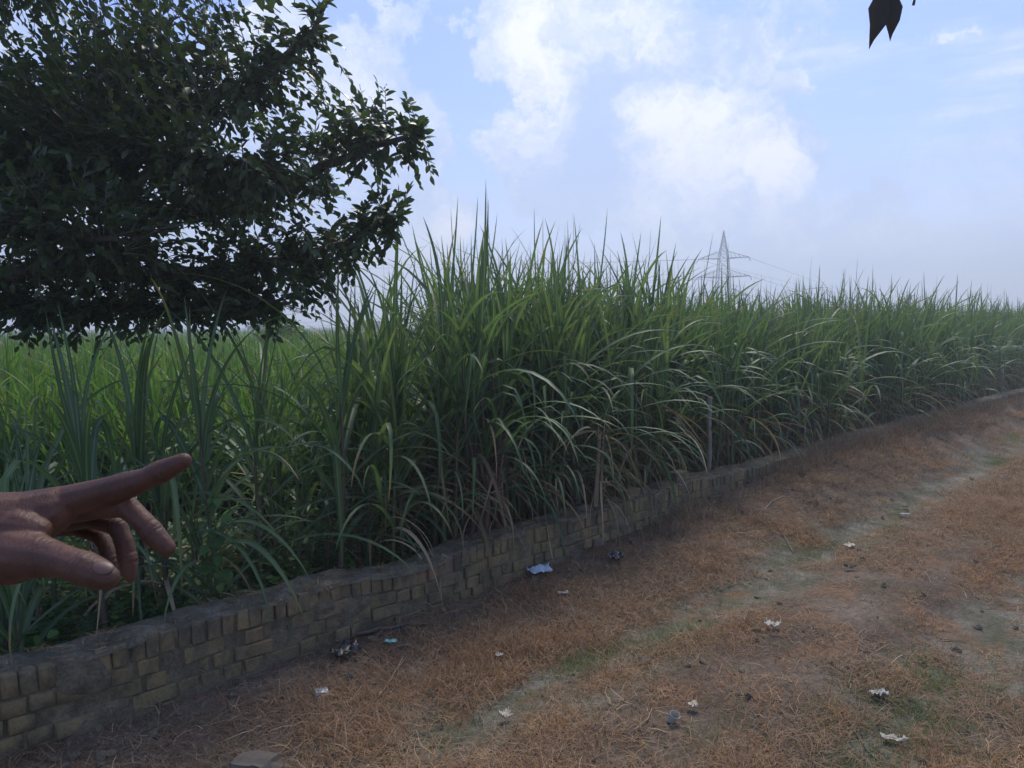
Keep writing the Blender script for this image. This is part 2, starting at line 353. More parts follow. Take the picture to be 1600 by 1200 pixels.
def plain(name, col, rough=.6, metal=0, nscale=None, amount=.3, spec=.5):
    m, t, b, out = new_mat(name); b.inputs['Base Color'].default_value = (*col, 1)
    if nscale:
        n = tnoise(t, nscale, 5, .6); c = mixc(t, n.outputs['Fac'], tuple(x*(1-amount) for x in col), tuple(min(1, x*(1+amount)) for x in col)); t.links.new(c, b.inputs['Base Color'])
    b.inputs['Roughness'].default_value = rough; b.inputs['Metallic'].default_value = metal; b.inputs['Specular IOR Level'].default_value = spec
    return m
M_STEEL = plain('galvanised_steel', (.16, .17, .20), .5, .3)
M_WIRE = plain('power_cable', (.12, .12, .14), .6)
M_PAPER = plain('dirty_paper', (.36, .35, .31), .8, 0, 25, .35)
M_PLASTIC = plain('milky_plastic', (.24, .26, .26), .35, 0, 14, .4)
M_BLUE = plain('pale_blue_plastic', (.45, .55, .66), .3, 0, 16, .45)
M_TEAL = plain('teal_wrapper', (.16, .42, .38), .4, 0, 18, .4)
M_DARKBAG = plain('dark_plastic', (.018, .022, .034), .3, 0, 10, .5)
M_STONE = plain('field_stone', (.125, .105, .085), .95, 0, 9, .5, .2)
M_NAIL = plain('fingernail', (.13, .068, .052), .5)
M_PEEL = plain('dry_husk', (.40, .36, .28), .8, 0, 20, .35)

# ------------------------------------------------------------------ setting: track and field soil
def sheet(name, us, vsx, mat):
    U, V = np.meshgrid(us, vsx, indexing='ij'); H = ground_h(U, V)
    P3 = np.stack([S*(U-V), S*(U+V), H], -1).reshape(-1, 3)
    nu, nv = U.shape; i = np.arange(nu-1)[:, None]*nv+np.arange(nv-1)[None]
    Q = np.stack([i, i+nv, i+nv+1, i+1], -1).reshape(-1, 4)
    o = obj(name, mesh_np(name, P3, Q, mat)); o['kind'] = 'structure'; return o
def grow(a, step, end, k=1.25):
    r = [a]; s = step
    sg = 1 if end > a else -1
    while (r[-1]-end)*sg < 0: r.append(r[-1]+sg*s); s *= k
    return r
us = grow(0, .3, -1600)[::-1][:-1]+list(np.arange(0, 16, .07))+grow(16, .1, 1600, 1.12)
sheet('dirt_track', us, grow(0.0, .12, -1600)[::-1][:-1]+list(np.arange(0.0, 4.15, .07))+[4.2], M_TRACK)
sheet('field_soil', us, [4.2]+list(np.arange(4.25, 8, .12))+grow(8, .2, 1800, 1.15), M_SOIL)

# ------------------------------------------------------------------ brick wall
def rough_box(L, W, H, jit, seed, mat):
    """a worn brick: bevelled box with uneven faces, origin at its centre"""
    r = random.Random(seed); bm = bmesh.new(); bmesh.ops.create_cube(bm, size=1)
    for v in bm.verts: v.co = Vector((v.co.x*L, v.co.y*W, v.co.z*H))
    bmesh.ops.bevel(bm, geom=list(bm.edges), offset=.006, segments=1, affect='EDGES')
    for v in bm.verts: v.co += Vector((r.uniform(-1, 1), r.uniform(-1, 1), r.uniform(-1, 1)))*jit
    me = bpy.data.meshes.new('brick'); bm.to_mesh(me); bm.free(); me.materials.append(mat); return me
def build_wall():
    t = empty('brick_wall', (0, 0, 0), (0, 0, R(45)))     # local x = u, y = v
    tag(t, 'low weathered mud-and-brick boundary wall between the dirt track and the sugarcane', 'wall')
    U0, U1 = -2.0, 30.0
    def top(u): return 0.40+0.035*float(fbm(u*.7, 1.0, 3, 21))*2+ (0.04*math.exp(-((u-6.6)/.5)**2)) - 0.05*math.exp(-((u-3.2)/.4)**2)
    def side(u): return 0.03*float(fbm(u*.5, 7.0, 2, 24))*2
    # mud mortar: bulges over some bricks, sits back in other joints
    us_ = np.arange(U0, U1, .03); nz_ = 15; V = []
    for u in us_:
        h = top(u)-.006; sd_ = WALL_V+side(u)
        V.append((u, sd_+.02, -.15))
        for k in range(nz_):
            z = h*k/(nz_-1); sm = float(fbm(u*2.6, z*4.0, 3, 90))*2+.9*max(0, .12-z)*3
            V.append((u, sd_+.014-.030*min(1, max(0, sm-.24)*3.0)+.006*float(fbm(u*25, z*25, 2, 95)), z))
        V.append((u, sd_+WALL_T-.012, h)); V.append((u, sd_+WALL_T, -.15))
    n = nz_+3; Q = [(i*n+j, (i+1)*n+j, (i+1)*n+(j+1) % n, i*n+(j+1) % n) for i in range(len(us_)-1) for j in range(n)]
    obj('mortar', mesh_np('mortar', V, Q, M_MORTAR), t)
    # crumbling crust of mud on top, broken away in places along the front edge
    us_ = np.arange(U0, U1, .022); V = []; ny = 14
    for u in us_:
        e0 = .055*min(1, max(0, float(fbm(u*2.2, 3.0, 4, 61))*2+.15))*2.2; e1 = .05*abs(float(fbm(u*3, 9.0, 3, 62)))
        for j in range(ny):
            f = j/(ny-1); y = -.012+e0+(WALL_T+.024-e0-e1)*f+.012*float(fbm(u*12, j*.8, 2, 31))
            z = top(u)+.004+.030*float(fbm(u*5, f*3, 4, 30))*2+.016*float(fbm(u*22, f*7, 3, 33))+.012*math.sin(f*math.pi)
            if j in (0, ny-1): z = top(u)-.022+.01*float(fbm(u*14, 1, 2, 35))
            V.append((u, WALL_V+side(u)+y, z))
    Q = [(i*ny+j, (i+1)*ny+j, (i+1)*ny+j+1, i*ny+j+1) for i in range(len(us_)-1) for j in range(ny-1)]
    obj('wall_top_crust', mesh_np('wall_top_crust', V, Q, M_CAP), t)
    row = [rough_box(.070, .11, .112, .0035, k, M_BRICK) for k in range(8)]
    head = [rough_box(.108, .11, .078, .0035, k+20, M_BRICK) for k in range(8)]
    stre = [rough_box(.222, .11, .078, .0035, k+40, M_BRICK) for k in range(6)]
    pieces = []
    u = U0+.05
    while u < U1:                                     # top course: bricks on edge
        w = .070; pieces.append((u+w/2, top(u+w/2)-.056, random.choice(row), w)); u += w+random.choice((.002, .004, .006, .008, .012, .02))
    for c in range(4):                                # courses below, headers with some stretchers
        u = U0+random.uniform(0, .2)
        while u < U1:
            s_ = random.random() < (.25 if c < 2 else .4); w = .222 if s_ else .108
            z = top(u+w/2)-.112-.010-.039-c*.087
            if z > -.06: pieces.append((u+w/2, z, random.choice(stre if s_ else head), w))
            u += w+random.choice((.007, .009, .012, .018))
    def mat4(p):
        u, z, me, w = p
        return Matrix.Translation((u, WALL_V+side(u)+.055+random.choice((0, 0, 0, .012))+random.uniform(-.010, .008), z+random.uniform(-.004, .004))) @ Euler((random.uniform(-.06, .06), random.uniform(-.05, .05), random.uniform(-.08, .08))).to_matrix().to_4x4()
    def vis(p): return 1.1 < p[0] < 9.3
    near = sorted([p for p in pieces if vis(p)], key=lambda p: p[0])[:298]
    ids = set(id(p) for p in near); a = Acc(); cache = {}
    for p in pieces:
        m4 = mat4(p)
        if id(p) in ids:
            o = bpy.data.objects.new('brick', p[2]); link(o, t); o.matrix_basis = m4
        else:
            me = p[2]
            if me.name not in cache:
                bm = bmesh.new(); bm.from_mesh(me); bmesh.ops.triangulate(bm, faces=bm.faces)
                cache[me.name] = (np.array([tuple(v.co) for v in bm.verts]), np.array([[l.vert.index for l in f.loops] for f in bm.faces])); bm.free()
            V0, T0 = cache[me.name]; M = np.array(m4); W = V0 @ M[:3, :3].T+M[:3, 3]
            a.V.append(W); a.Q.append(T0+a.n); a.n += len(W)
    rest = obj('far_bricks', mesh_np('far_bricks', np.vstack(a.V), np.vstack(a.Q), M_BRICK, smooth=False), t); rest['kind'] = 'stuff'
    # loose bricks and a raised end stone lying on the wall top
    for i, (px, w, lab) in enumerate(((1062, .2, 'loose grey brick lying on the wall top where the wall steps up'), (985, .2, 'loose mossy brick on the wall top behind the dry drooping leaves'))):
        u = u_at(px, WALL_V+.1); o = obj('loose_brick', random.choice(stre)); o.location = UV(u, WALL_V+.1, top(u)+.05); o.rotation_euler = (.06, .03, R(45+8*i)); tag(o, lab, 'brick')
    return top
wall_top = build_wall()

# ------------------------------------------------------------------ sugarcane
def blade(L, W, th0, curl, p=1.6, seg=12, twist=0.0, fold=None, wav=.0, rnd=random):
    s_ = np.linspace(0, 1, seg+1); th = th0+curl*s_**p
    if fold: th = th+fold[1]*sstep(fold[0]-.03, fold[0]+.05, s_)
    ds = L/seg; x = np.concatenate([[0], np.cumsum(np.sin((th[1:]+th[:-1])/2)*ds)]); z = np.concatenate([[0], np.cumsum(np.cos((th[1:]+th[:-1])/2)*ds)])
    y = wav*L*np.sin(s_*rnd.uniform(2, 4)+rnd.uniform(0, 6))*s_
    w = W*.5*np.minimum(1, .5+3.2*s_)*np.clip(1-s_, 0, 1)**.62; w[-1] = W*.01
    tx, tz = np.sin(th), np.cos(th); nx, nz = -tz, tx
    tw = twist*s_; cy = np.cos(tw); sn = np.sin(tw)
    V = []; T = []
    for i in range(seg+1):
        c = np.array([x[i], y[i], z[i]]); side = np.array([nx[i]*sn[i], cy[i], nz[i]*sn[i]]); nor = np.array([nx[i]*cy[i], -sn[i], nz[i]*cy[i]])
        V += [c-side*w[i]+nor*w[i]*.30, c, c+side*w[i]+nor*w[i]*.30]; T += [(0, s_[i]), (.5, s_[i]), (1, s_[i])]
    Q = [(i*3+j, i*3+j+1, i*3+3+j+1, i*3+3+j) for i in range(seg) for j in (0, 1)]
    return np.array(V), np.array(Q), np.array(T)
NB = 5
def blade_params(k, r):
    """k = 0 low drooping leaf ... 4 upright leaf at the top"""
    th0 = R([52, 40, 27, 15, 5][k]+r.uniform(-9, 9)); curl = R([108, 102, 90, 64, 24][k]+r.uniform(-34, 36)); L = [1.0, 1.3, 1.45, 1.4, 1.15][k]*r.uniform(.82, 1.15)
    fold = (r.uniform(.4, .7), R(r.uniform(50, 110))) if r.random() < (.26 if k < 4 else .12) else None
    return dict(L=L, W=[.045, .053, .055, .050, .040][k]*r.uniform(.85, 1.15), th0=th0, curl=curl, p=r.uniform(1.3, 2.1), twist=r.uniform(-.9, .9), fold=fold, wav=r.uniform(0, .03))
_r = random.Random(3)
BL = [[blade(**blade_params(k, _r), rnd=_r) for _ in range(7)] for k in range(NB)]
BLM = [[mesh_np('leaf', *b[:2], M_CANE, b[2]) for b in row] for row in BL]
DRYB = []
for _ in range(8):
    DRYB.append(blade(_r.uniform(.7, 1.2), _r.uniform(.022, .038), R(_r.uniform(30, 65)), R(_r.uniform(95, 140)), p=.7, twist=_r.uniform(-3, 3), wav=.06, rnd=_r))
DRYM = [mesh_np('dry_leaf', *b[:2], M_DRY, b[2]) for b in DRYB]
def stalk_mesh(h, r0=.016, seed=0):
    r = random.Random(seed); a = Acc(); pts = []; rad = []; n = 9
    for i in range(n+1):
        f = i/n; pts.append((.02*math.sin(f*3+seed)*f, .02*math.cos(f*2.3+seed)*f, h*f)); rad.append(r0*(1.25-.75*f))
    pts[0] = (0, 0, -.12)
    a.tube(pts, rad, 6)
    for i in range(1, n-1):       # nodes
        p = pts[i]; a.tube([(p[0], p[1], p[2]-.006), (p[0], p[1], p[2]+.006)], [rad[i]*1.22]*2, 6)
    return a.mesh('stalk', M_STALK)
STALKS = [stalk_mesh(1.0, seed=i) for i in range(5)]
def shoot_spec(hs, r, n=None, dry=.2, lscale=1.0, wide=1.0):
    """list of (class, variant, z, azimuth, scale, is_dry)"""
    n = n or r.randint(10, 13); az0 = r.uniform(0, 2*math.pi); out = []
    for i in range(n):
        f = i/(n-1); k = min(4, int(f*5)); z = hs*(.32+.68*f**.85)
        az = az0+(i % 2)*math.pi+r.uniform(-.6, .6)
        d = f < .45 and r.random() < dry*2
        out.append((k, r.randrange(7), z, az, lscale*r.uniform(.85, 1.12), d))
    return out
def place_leaf(o, z, az, s):
    o.location = (0, 0, z); o.rotation_euler = (0, 0, az); o.scale = (s, s, s)
def merged_shoot(hs, seed, dry=.25, mat=None, seg_skip=False, lscale=1.0, n=None):
    r = random.Random(seed); a = Acc(); ad = Acc(); 
    for (k, v, z, az, s, d) in shoot_spec(hs, r, dry=dry, lscale=lscale, n=n):
        V, Q, T = DRYB[v] if d else BL[k][v]
        c, sn = math.cos(az), math.sin(az); W = V*s; W = np.stack([W[:, 0]*c-W[:, 1]*sn, W[:, 0]*sn+W[:, 1]*c, W[:, 2]+z], -1)
        (ad if d else a).add(W, Q, T)
    return a, ad
def join_two(name, a, ma, b, mb):
    """one mesh with two materials"""
    if b.n == 0: return a.mesh(name, ma)
    V = np.vstack(a.V+b.V); Q = np.vstack(a.Q+[q+a.n for q in b.Q]); T = np.vstack(a.T+b.T)
    me = mesh_np(name, V, Q, ma, T); me.materials.append(mb)
    na = sum(len(q) for q in a.Q); idx = np.zeros(len(Q), np.int32); idx[na:] = 1
    me.polygons.foreach_set('material_index', idx); return me
# mid-distance individuals: a stalk and its foliage joined
MIDF = []
for sd_ in range(10):
    hs = 1.2; a, d = merged_shoot(hs, 100+sd_, dry=.25); MIDF.append(join_two('foliage', a, M_CANE, d, M_DRY))

PU = u_at(1110, 4.36)
def hides_post(u, v): return v < 4.9 and PU-.55 < u < PU+.1
def near_plant(u, v, h_total, seed, label, group, n=None, dry=.15, lean=None, lscale=1.0, hs=None):
    r = random.Random(seed); hs = hs or max(.45, h_total-.98*lscale)
    ln = lean or (r.uniform(-.09, .09), r.uniform(-.09, .09))
    p = UV(u, v, 0); p.z = float(ground_h(u, v))
    t = empty('sugarcane_plant', p, (ln[0], ln[1], r.uniform(0, 6.28))); tag(t, label, 'sugarcane', group)
    s = obj('stalk', r.choice(STALKS), t); s.scale = (r.uniform(.85, 1.2),)*2+(hs*1.02,)
    for (k, vv, z, az, sc, d) in shoot_spec(hs, r, n=n, dry=dry, lscale=lscale):
        o = obj('dry_leaf' if d else 'leaf', DRYM[vv] if d else BLM[k][vv], t); place_leaf(o, z, az, sc)
    return t
def mid_plant(u, v, h_total, seed, label, group):
    r = random.Random(seed); p = UV(u, v, float(ground_h(u, v))); sc = h_total/2.22
    t = empty('sugarcane_plant', p, (r.uniform(-.08, .08), r.uniform(-.08, .08), r.uniform(0, 6.28))); tag(t, label, 'sugarcane', group)
    t.scale = (min(1.1, sc),)*2+(sc,)
    s = obj('stalk', r.choice(STALKS), t); s.scale = (1, 1, 1.22)
    obj('foliage', r.choice(MIDF), t)
    return t
G_L = 'loose sugarcane plants behind the left part of the wall'
G_C = 'tall sugarcane plants crowding the middle of the wall'
G_R = 'sugarcane plants along the far right part of the wall'
rr = random.Random(11)
SEG = [(u_at(940, 4.5), 'between the tied russet bundle and the withered tuft'), (u_at(1110, 4.5), 'between the withered tuft and the nearest wooden post'),
       (u_at(1258, 4.5), 'between the nearest and the thin middle wooden post'), (u_at(1430, 4.5), 'just beyond the thin middle wooden post'), (99, 'near the farthest wooden post')]
def seg_of(u): return [w for e_, w in SEG if u < e_][0]
def clabel(u, v): return ('front-row sugarcane plant %s' if v < 4.85 else 'sugarcane plant standing behind the front row %s') % seg_of(u)
def cgroup(u): return 'sugarcane plants '+seg_of(u)
# left, widely spaced plants: photo column, v, height, label
special = [
    (150, 4.75, 2.2, 'fan-shaped upright sugarcane plant just behind the pointing hand', 0, 1.0),
    (60, 5.4, 1.6, 'short dark sugarcane plant at the left edge above the wrist', 0, .9),
    (205, 5.3, 2.05, 'slender sugarcane plant with arching leaves above the index finger', 0, 1.0),
    (330, 4.65, 2.4, 'tall sugarcane plant carrying the pale green creeper', 0, 1.05),
    (395, 4.9, 2.25, 'sugarcane plant with two long upright leaves right of the creeper', 0, 1.05),
    (425, 5.3, 2.5, 'sugarcane plant in front of the pale green bush in the field', 0, 1.05),
    (520, 4.55, 2.5, 'single sugarcane plant with one long broad leaf hanging straight down to the wall', 0, 1.1),
    (560, 5.1, 2.25, 'sugarcane plant with wide arching leaves against the sky right of the tree', 0, 1.1),
    (625, 4.7, 2.65, 'sugarcane plant with sword-like leaves standing straight up beside the tree crown', 0, 1.1),
    (672, 4.6, 2.85, 'tallest sugarcane plant of the left group, its tip bent over to the left', 0, 1.15),
]
n_near = 0
for i, (px, v, h, lab, _, ls) in enumerate(special):
    near_plant(u_at(px, v), v, h, 500+i, lab, None, n=13, dry=.1, lscale=ls); n_near += 1
for i in range(34):
    px = rr.choice([rr.uniform(-60, 720), rr.uniform(430, 720)]); v = rr.uniform(4.55, 6.3); h = np.interp(px, [0, 300, 480, 600, 720], [1.5, 1.75, 2.0, 2.3, 2.55])+rr.uniform(-.3, .15)
    near_plant(u_at(px, v), v, h, 700+i, 'dark green sugarcane plant among the loose ones behind the left part of the wall', G_L, dry=.1); n_near += 1
def height_prof(u):
    return float(np.interp(u, [3.5, 4.5, 6, 7.6, 10, 12, 13.5, 16, 24, 40], [2.62, 2.80, 2.74, 2.50, 2.52, 2.46, 2.72, 2.5, 2.5, 2.45]))+.42*float(fbm(u*1.0, 5.0, 3, 77))*2
occ = []
for i in range(44):
    v = rr.choice([rr.uniform(4.42, 4.8), rr.uniform(4.42, 5.4)]); u = rr.uniform(3.75, 7.2)
    if hides_post(u, v): v += .6
    near_plant(u, v, height_prof(u)+rr.uniform(-.45, .22), 900+i, clabel(u, v), cgroup(u), dry=.16); n_near += 1
n_mid = 0
while n_mid < 205:
    u = 3.7+rr.random()**1.3*15.5; v = 4.42+rr.random()**1.5*2.2
    if u < 6 and rr.random() < .5: continue
    if hides_post(u, v): continue
    mid_plant(u, v, height_prof(u)+rr.uniform(-.45, .2), 2000+n_mid, clabel(u, v), cgroup(u)); n_mid += 1

# ---- geometry-nodes scatter for what nobody could count
HIDDEN = bpy.data.collections.new('sources')
def source(me, name):
    o = bpy.data.objects.new(name, me); return o
def scatter(name, pts, rots, scales, meshes, label, cat, parent=None):
    coll = bpy.data.collections.new(name+'_source')
    for k, me in enumerate(meshes): coll.objects.link(source(me, '%s_%02d' % (name, k)))
    n = len(pts); me = bpy.data.meshes.new(name); me.vertices.add(n); me.vertices.foreach_set('co', np.asarray(pts, np.float32).ravel())
    at = me.attributes.new('rot', 'FLOAT_VECTOR', 'POINT'); at.data.foreach_set('vector', np.asarray(rots, np.float32).ravel())
    at = me.attributes.new('scl', 'FLOAT_VECTOR', 'POINT'); at.data.foreach_set('vector', np.asarray(scales, np.float32).ravel())
    at = me.attributes.new('pick', 'INT', 'POINT'); at.data.foreach_set('value', rng.integers(0, len(meshes), n).astype(np.int32))
    o = obj(name, me, parent)
    g = bpy.data.node_groups.new(name, 'GeometryNodeTree')
    g.interface.new_socket('Geometry', in_out='INPUT', socket_type='NodeSocketGeometry'); g.interface.new_socket('Geometry', in_out='OUTPUT', socket_type='NodeSocketGeometry')
    gi = N(g, 'NodeGroupInput'); go = N(g, 'NodeGroupOutput'); iop = N(g, 'GeometryNodeInstanceOnPoints'); ci = N(g, 'GeometryNodeCollectionInfo')
    ci.inputs['Collection'].default_value = coll; ci.inputs['Separate Children'].default_value = True; ci.inputs['Reset Children'].default_value = True
    def na(nm, ty):
        a = N(g, 'GeometryNodeInputNamedAttribute', data_type=ty); a.inputs['Name'].default_value = nm; return [s for s in a.outputs if s.enabled and s.name == 'Attribute'][0]
    Lk = g.links.new; Lk(gi.outputs[0], iop.inputs['Points']); Lk(ci.outputs[0], iop.inputs['Instance']); iop.inputs['Pick Instance'].default_value = True
    Lk(na('pick', 'INT'), iop.inputs['Instance Index'])
    er = N(g, 'FunctionNodeEulerToRotation'); Lk(na('rot', 'FLOAT_VECTOR'), er.inputs[0]); Lk(er.outputs[0], iop.inputs['Rotation'])
    Lk(na('scl', 'FLOAT_VECTOR'), iop.inputs['Scale']); Lk(iop.outputs[0], go.inputs[0])
    md = o.modifiers.new('scatter', 'NODES'); md.node_group = g
    o['kind'] = 'stuff'
    if label: tag(o, label, cat)
    return o
def full_shoots(mat, seeds, hs, dry, n=None, lscale=1.0):
    res = []
    for sd_ in seeds:
        a, d = merged_shoot(hs, sd_, dry=dry, n=n, lscale=lscale)
        st = random.Random(sd_); a2 = Acc(); a2.tube([(0, 0, -.1), (0, 0, hs)], [.014, .008], 6)
        for V, Q, T in zip(a2.V, a2.Q, a2.T): d.add(V, Q, T)
        res.append(join_two('cane', a, mat, d, M_STALK if dry < .2 else M_DRY))
    return res
SH_TALL = full_shoots(M_CANE, range(300, 310), 1.2, .25)
SH_FIELD = full_shoots(M_FIELD, range(320, 330), .70, .06, n=12, lscale=.80)
def proj_x(x, y): return 800+F*x/np.maximum(y, .1)
def make_field():
    # tall stand behind the front rows, on the right
    n = 5200; u = 3.4+rng.random(n)**1.5*60; v = 4.9+rng.random(n)**1.4*9
    x, y = S*(u-v), S*(u+v); px = proj_x(x, y); keep = px > 700+rng.normal(0, 25, n); u, v = u[keep], v[keep]; n = len(u)
    hp = np.array([height_prof(a) for a in u])+rng.uniform(-.5, .12, n)-np.clip(v-8, 0, 10)*.03
    pts = np.stack([S*(u-v), S*(u+v), ground_h(u, v)], -1); sz = hp/2.24
    scatter('sugarcane_stand', pts, np.stack([rng.normal(0, .06, n), rng.normal(0, .06, n), rng.uniform(0, 6.28, n)], -1), np.stack([np.minimum(sz, 1.1)]*2+[sz], -1), SH_TALL,
            'dense mass of tall sugarcane filling the ground behind the front row on the right', 'sugarcane')
    # open, shorter, sunlit field beyond
    u_, v_, hh, ws = [], [], [], []
    for (d0, d1, cnt, w) in ((7.5, 14, 2600, 1), (14, 30, 5000, 1.1), (30, 70, 5200, 1.6), (70, 190, 4200, 2.8)):
        D = np.sqrt(rng.random(cnt)*(d1**2-d0**2)+d0**2); a = rng.uniform(-.85, .12 if d0 < 30 else .75, cnt); X = D*a; u = S*(X+D); v = S*(D-X)
        ok = (v > 6.2)
        u_.append(u[ok]); v_.append(v[ok]); ws.append(np.full(ok.sum(), w))
    u = np.concatenate(u_); v = np.concatenate(v_); ws = np.concatenate(ws); n = len(u)
    dist = np.hypot(u, v); h = np.interp(dist, [7, 12, 22, 40, 200], [1.45, 1.72, 1.74, 1.62, 1.62])+.2*fbm(u*.25, v*.25, 3, 40)*2+rng.uniform(-.28, .26, n)
    sz = h/1.62
    pts = np.stack([S*(u-v), S*(u+v), ground_h(u, v)], -1)
    scatter('sugarcane_field', pts, np.stack([rng.normal(0, .1, n), rng.normal(0, .1, n), rng.uniform(0, 6.28, n)], -1), np.stack([sz*ws, sz*ws, sz], -1), SH_FIELD,
            'bright green field of younger sugarcane stretching to the horizon under the tree', 'sugarcane field')
make_field()

# ------------------------------------------------------------------ litter, weeds and dead grass
def tuft(n, rad, L, W, flat, seed, mat, curl=1.4, seg=3):
    r = np.random.default_rng(seed); a = Acc()
    for _ in range(n):
        q = r.random()**.5*rad; az = r.uniform(0, 6.28); c0 = np.array([q*math.cos(az), q*math.sin(az), 0.0]); d = r.uniform(0, 6.28)
        el = r.uniform(*flat); l = L*r.uniform(.4, 1.2); w = W*r.uniform(.6, 1.3); pos = c0; V = []; T = []; bq = r.random()
        side = np.array([-math.sin(d), math.cos(d), r.uniform(-.4, .4)])
        for i in range(seg+1):
            ww = w*(1-i/seg*.75)
            V += [pos-side*ww/2, pos+side*ww/2]; T += [(bq, i/seg), (bq, i/seg)]
            pos = pos+np.array([math.cos(d)*math.cos(el), math.sin(d)*math.cos(el), math.sin(el)])*l/seg
            el -= curl*r.uniform(.2, 1)/seg; d += r.normal(0, .45)
            if pos[2] < .002: pos[2] = .002+r.random()*.01; el = abs(el)*.3
        a.add(V, [(2*i, 2*i+1, 2*i+3, 2*i+2) for i in range(seg)], np.array(T))
    return a.mesh('tuft', mat)
def dens_map(u, v):
    """how thickly the dead grass grows: thick on the verge and the middle strip, thin in the ruts"""
    w = .5*fbm(u*.5, v*.6, 3, 50)+.3*fbm(u*2, v*2, 2, 55)
    vv = v+w*.6
    rut = np.maximum(np.exp(-((vv-2.8)/.30)**2), np.exp(-((vv-1.2)/.28)**2))
    d = 1-.97*rut
    d = d*np.clip(.50+3.0*fbm(u*.55, v*1.5, 4, 60)+1.4*fbm(u*3, v*3.5, 2, 66), 0.04, 1)
    d = d*(1-.65*np.exp(-((v-3.95)/.25)**2)*(u < 8))
    d = d*(1-.6*sstep(3.2, 2.0, u)*sstep(3.4,2.2,v)*0)
    return np.clip(d, 0, 1)
def scatter_track():
    mats = [tuft(64, .15, .10, .0036, (.0, 1.1), s_, M_STRAW) for s_ in range(8)]
    mats2 = [tuft(56, .16, .11, .0036, (.0, .7), s_+200, M_STRAW2, 1.6) for s_ in range(8)]
    mats += [tuft(22, .18, .24, .0034, (.0, .9), s_+300, M_STRAW2, 1.5, 5) for s_ in range(2)]; mats2 += [tuft(20, .2, .24, .0034, (.0, .6), s_+310, M_STRAW, 1.5, 5) for s_ in range(2)]
    N0 = 60000; D = 2.2+rng.random(N0)**1.35*17; a = rng.uniform(-.75, .75, N0); X = a*D; u = S*(X+D); v = S*(D-X)
    ok = (v < 4.1) & (v > -4) & (rng.random(N0) < dens_map(u, v)); u, v, D = u[ok], v[ok], D[ok]
    n = len(u); sc = rng.uniform(.55, 1.25, n)*(1+np.clip((D-8)/20, 0, .6)); hs = sc*rng.uniform(.6, 1.35, n)
    pts = np.stack([S*(u-v), S*(u+v), ground_h(u, v)-.004], -1)
    dull = (.33+1.7*fbm(u*.55, v*1.1, 4, 88)+.25*sstep(2.9, 3.9, v)+.2*sstep(3.0, 1.5, u)+rng.normal(0, .16, n)) > .5
    for nm, k, ms_, lab, lab2 in (('dead_grass', ~dull, mats, 'matted orange-brown dead grass covering the middle strip and far verge of the dirt track', 'dead grass'),
                            ('withered_grass', dull, mats2, 'flattened dull grey-brown withered grass along the wall and in the near part of the track', 'withered grass')):
        m = int(k.sum()); scatter(nm, pts[k], np.stack([np.zeros(m), np.zeros(m), rng.uniform(0, 6.28, m)], -1), np.stack([sc, sc, hs], -1)[k], ms_, lab, lab2)
    # sparse short green grass in the ruts
    mats = [tuft(45, .13, .05, .0028, (.3, 1.3), s_+30, M_GRASS, 1.0) for s_ in range(4)]
    N0 = 13000; D = 2.6+rng.random(N0)**1.2*15; a = rng.uniform(-.75, .75, N0); X = a*D; u = S*(X+D); v = S*(D-X)
    rut = np.maximum(np.exp(-((v-2.85)/.35)**2), np.exp(-((v-1.25)/.35)**2))*np.clip(.5+3.5*fbm(u*.8, v*.8, 3, 70), 0, 1)
    ok = (v < 4.0) & (rng.random(N0) < rut*1.0+.06); u, v = u[ok], v[ok]
    gp = [G(1080, 992), G(1060, 998), G(925, 1022), G(905, 1025), G(1440, 1050), G(1580, 690), G(1560, 720)]
    for g in gp:
        k = 26; du = rng.normal(0, .16, k); dv = rng.normal(0, .07, k); u = np.append(u, S*(g.x+g.y)+du); v = np.append(v, S*(g.y-g.x)+dv)
    n = len(u); sc = rng.uniform(.6, 1.3, n); pts = np.stack([S*(u-v), S*(u+v), ground_h(u, v)-.003], -1)
    scatter('green_grass', pts, np.stack([np.zeros(n)]*2+[rng.uniform(0, 6.28, n)], -1), np.stack([sc]*3, -1), mats,
            'thin short green grass growing in the wheel ruts', 'grass')
    # crumbs of soil and gravel
    cr = []
    for s_ in range(4):
        r = random.Random(s_); bm = bmesh.new(); bmesh.ops.create_icosphere(bm, subdivisions=1, radius=.012)
        for q in bm.verts: q.co = q.co*r.uniform(.6, 1.2); q.co.z *= .7
        me = bpy.data.meshes.new('crumb'); bm.to_mesh(me); bm.free(); me.materials.append(M_MORTAR); cr.append(me)
    N0 = 15000; D = 2.6+rng.random(N0)**1.2*9; a = rng.uniform(-.75, .7, N0); X = a*D; u = S*(X+D); v = S*(D-X)
    w = np.exp(-((v-3.9)/.2)**2)+.05; ok = (v < 4.07) & (v > -2) & (rng.random(N0) < w); u, v = u[ok], v[ok]; n = len(u); sc = rng.random(n)**4*3.2+.4
    scatter('soil_crumbs', np.stack([S*(u-v), S*(u+v), ground_h(u, v)], -1), rng.uniform(0, 6, (n, 3)), np.stack([sc]*3, -1), cr, 'small clods and crumbs of soil strewn along the foot of the wall', 'soil')
scatter_track()
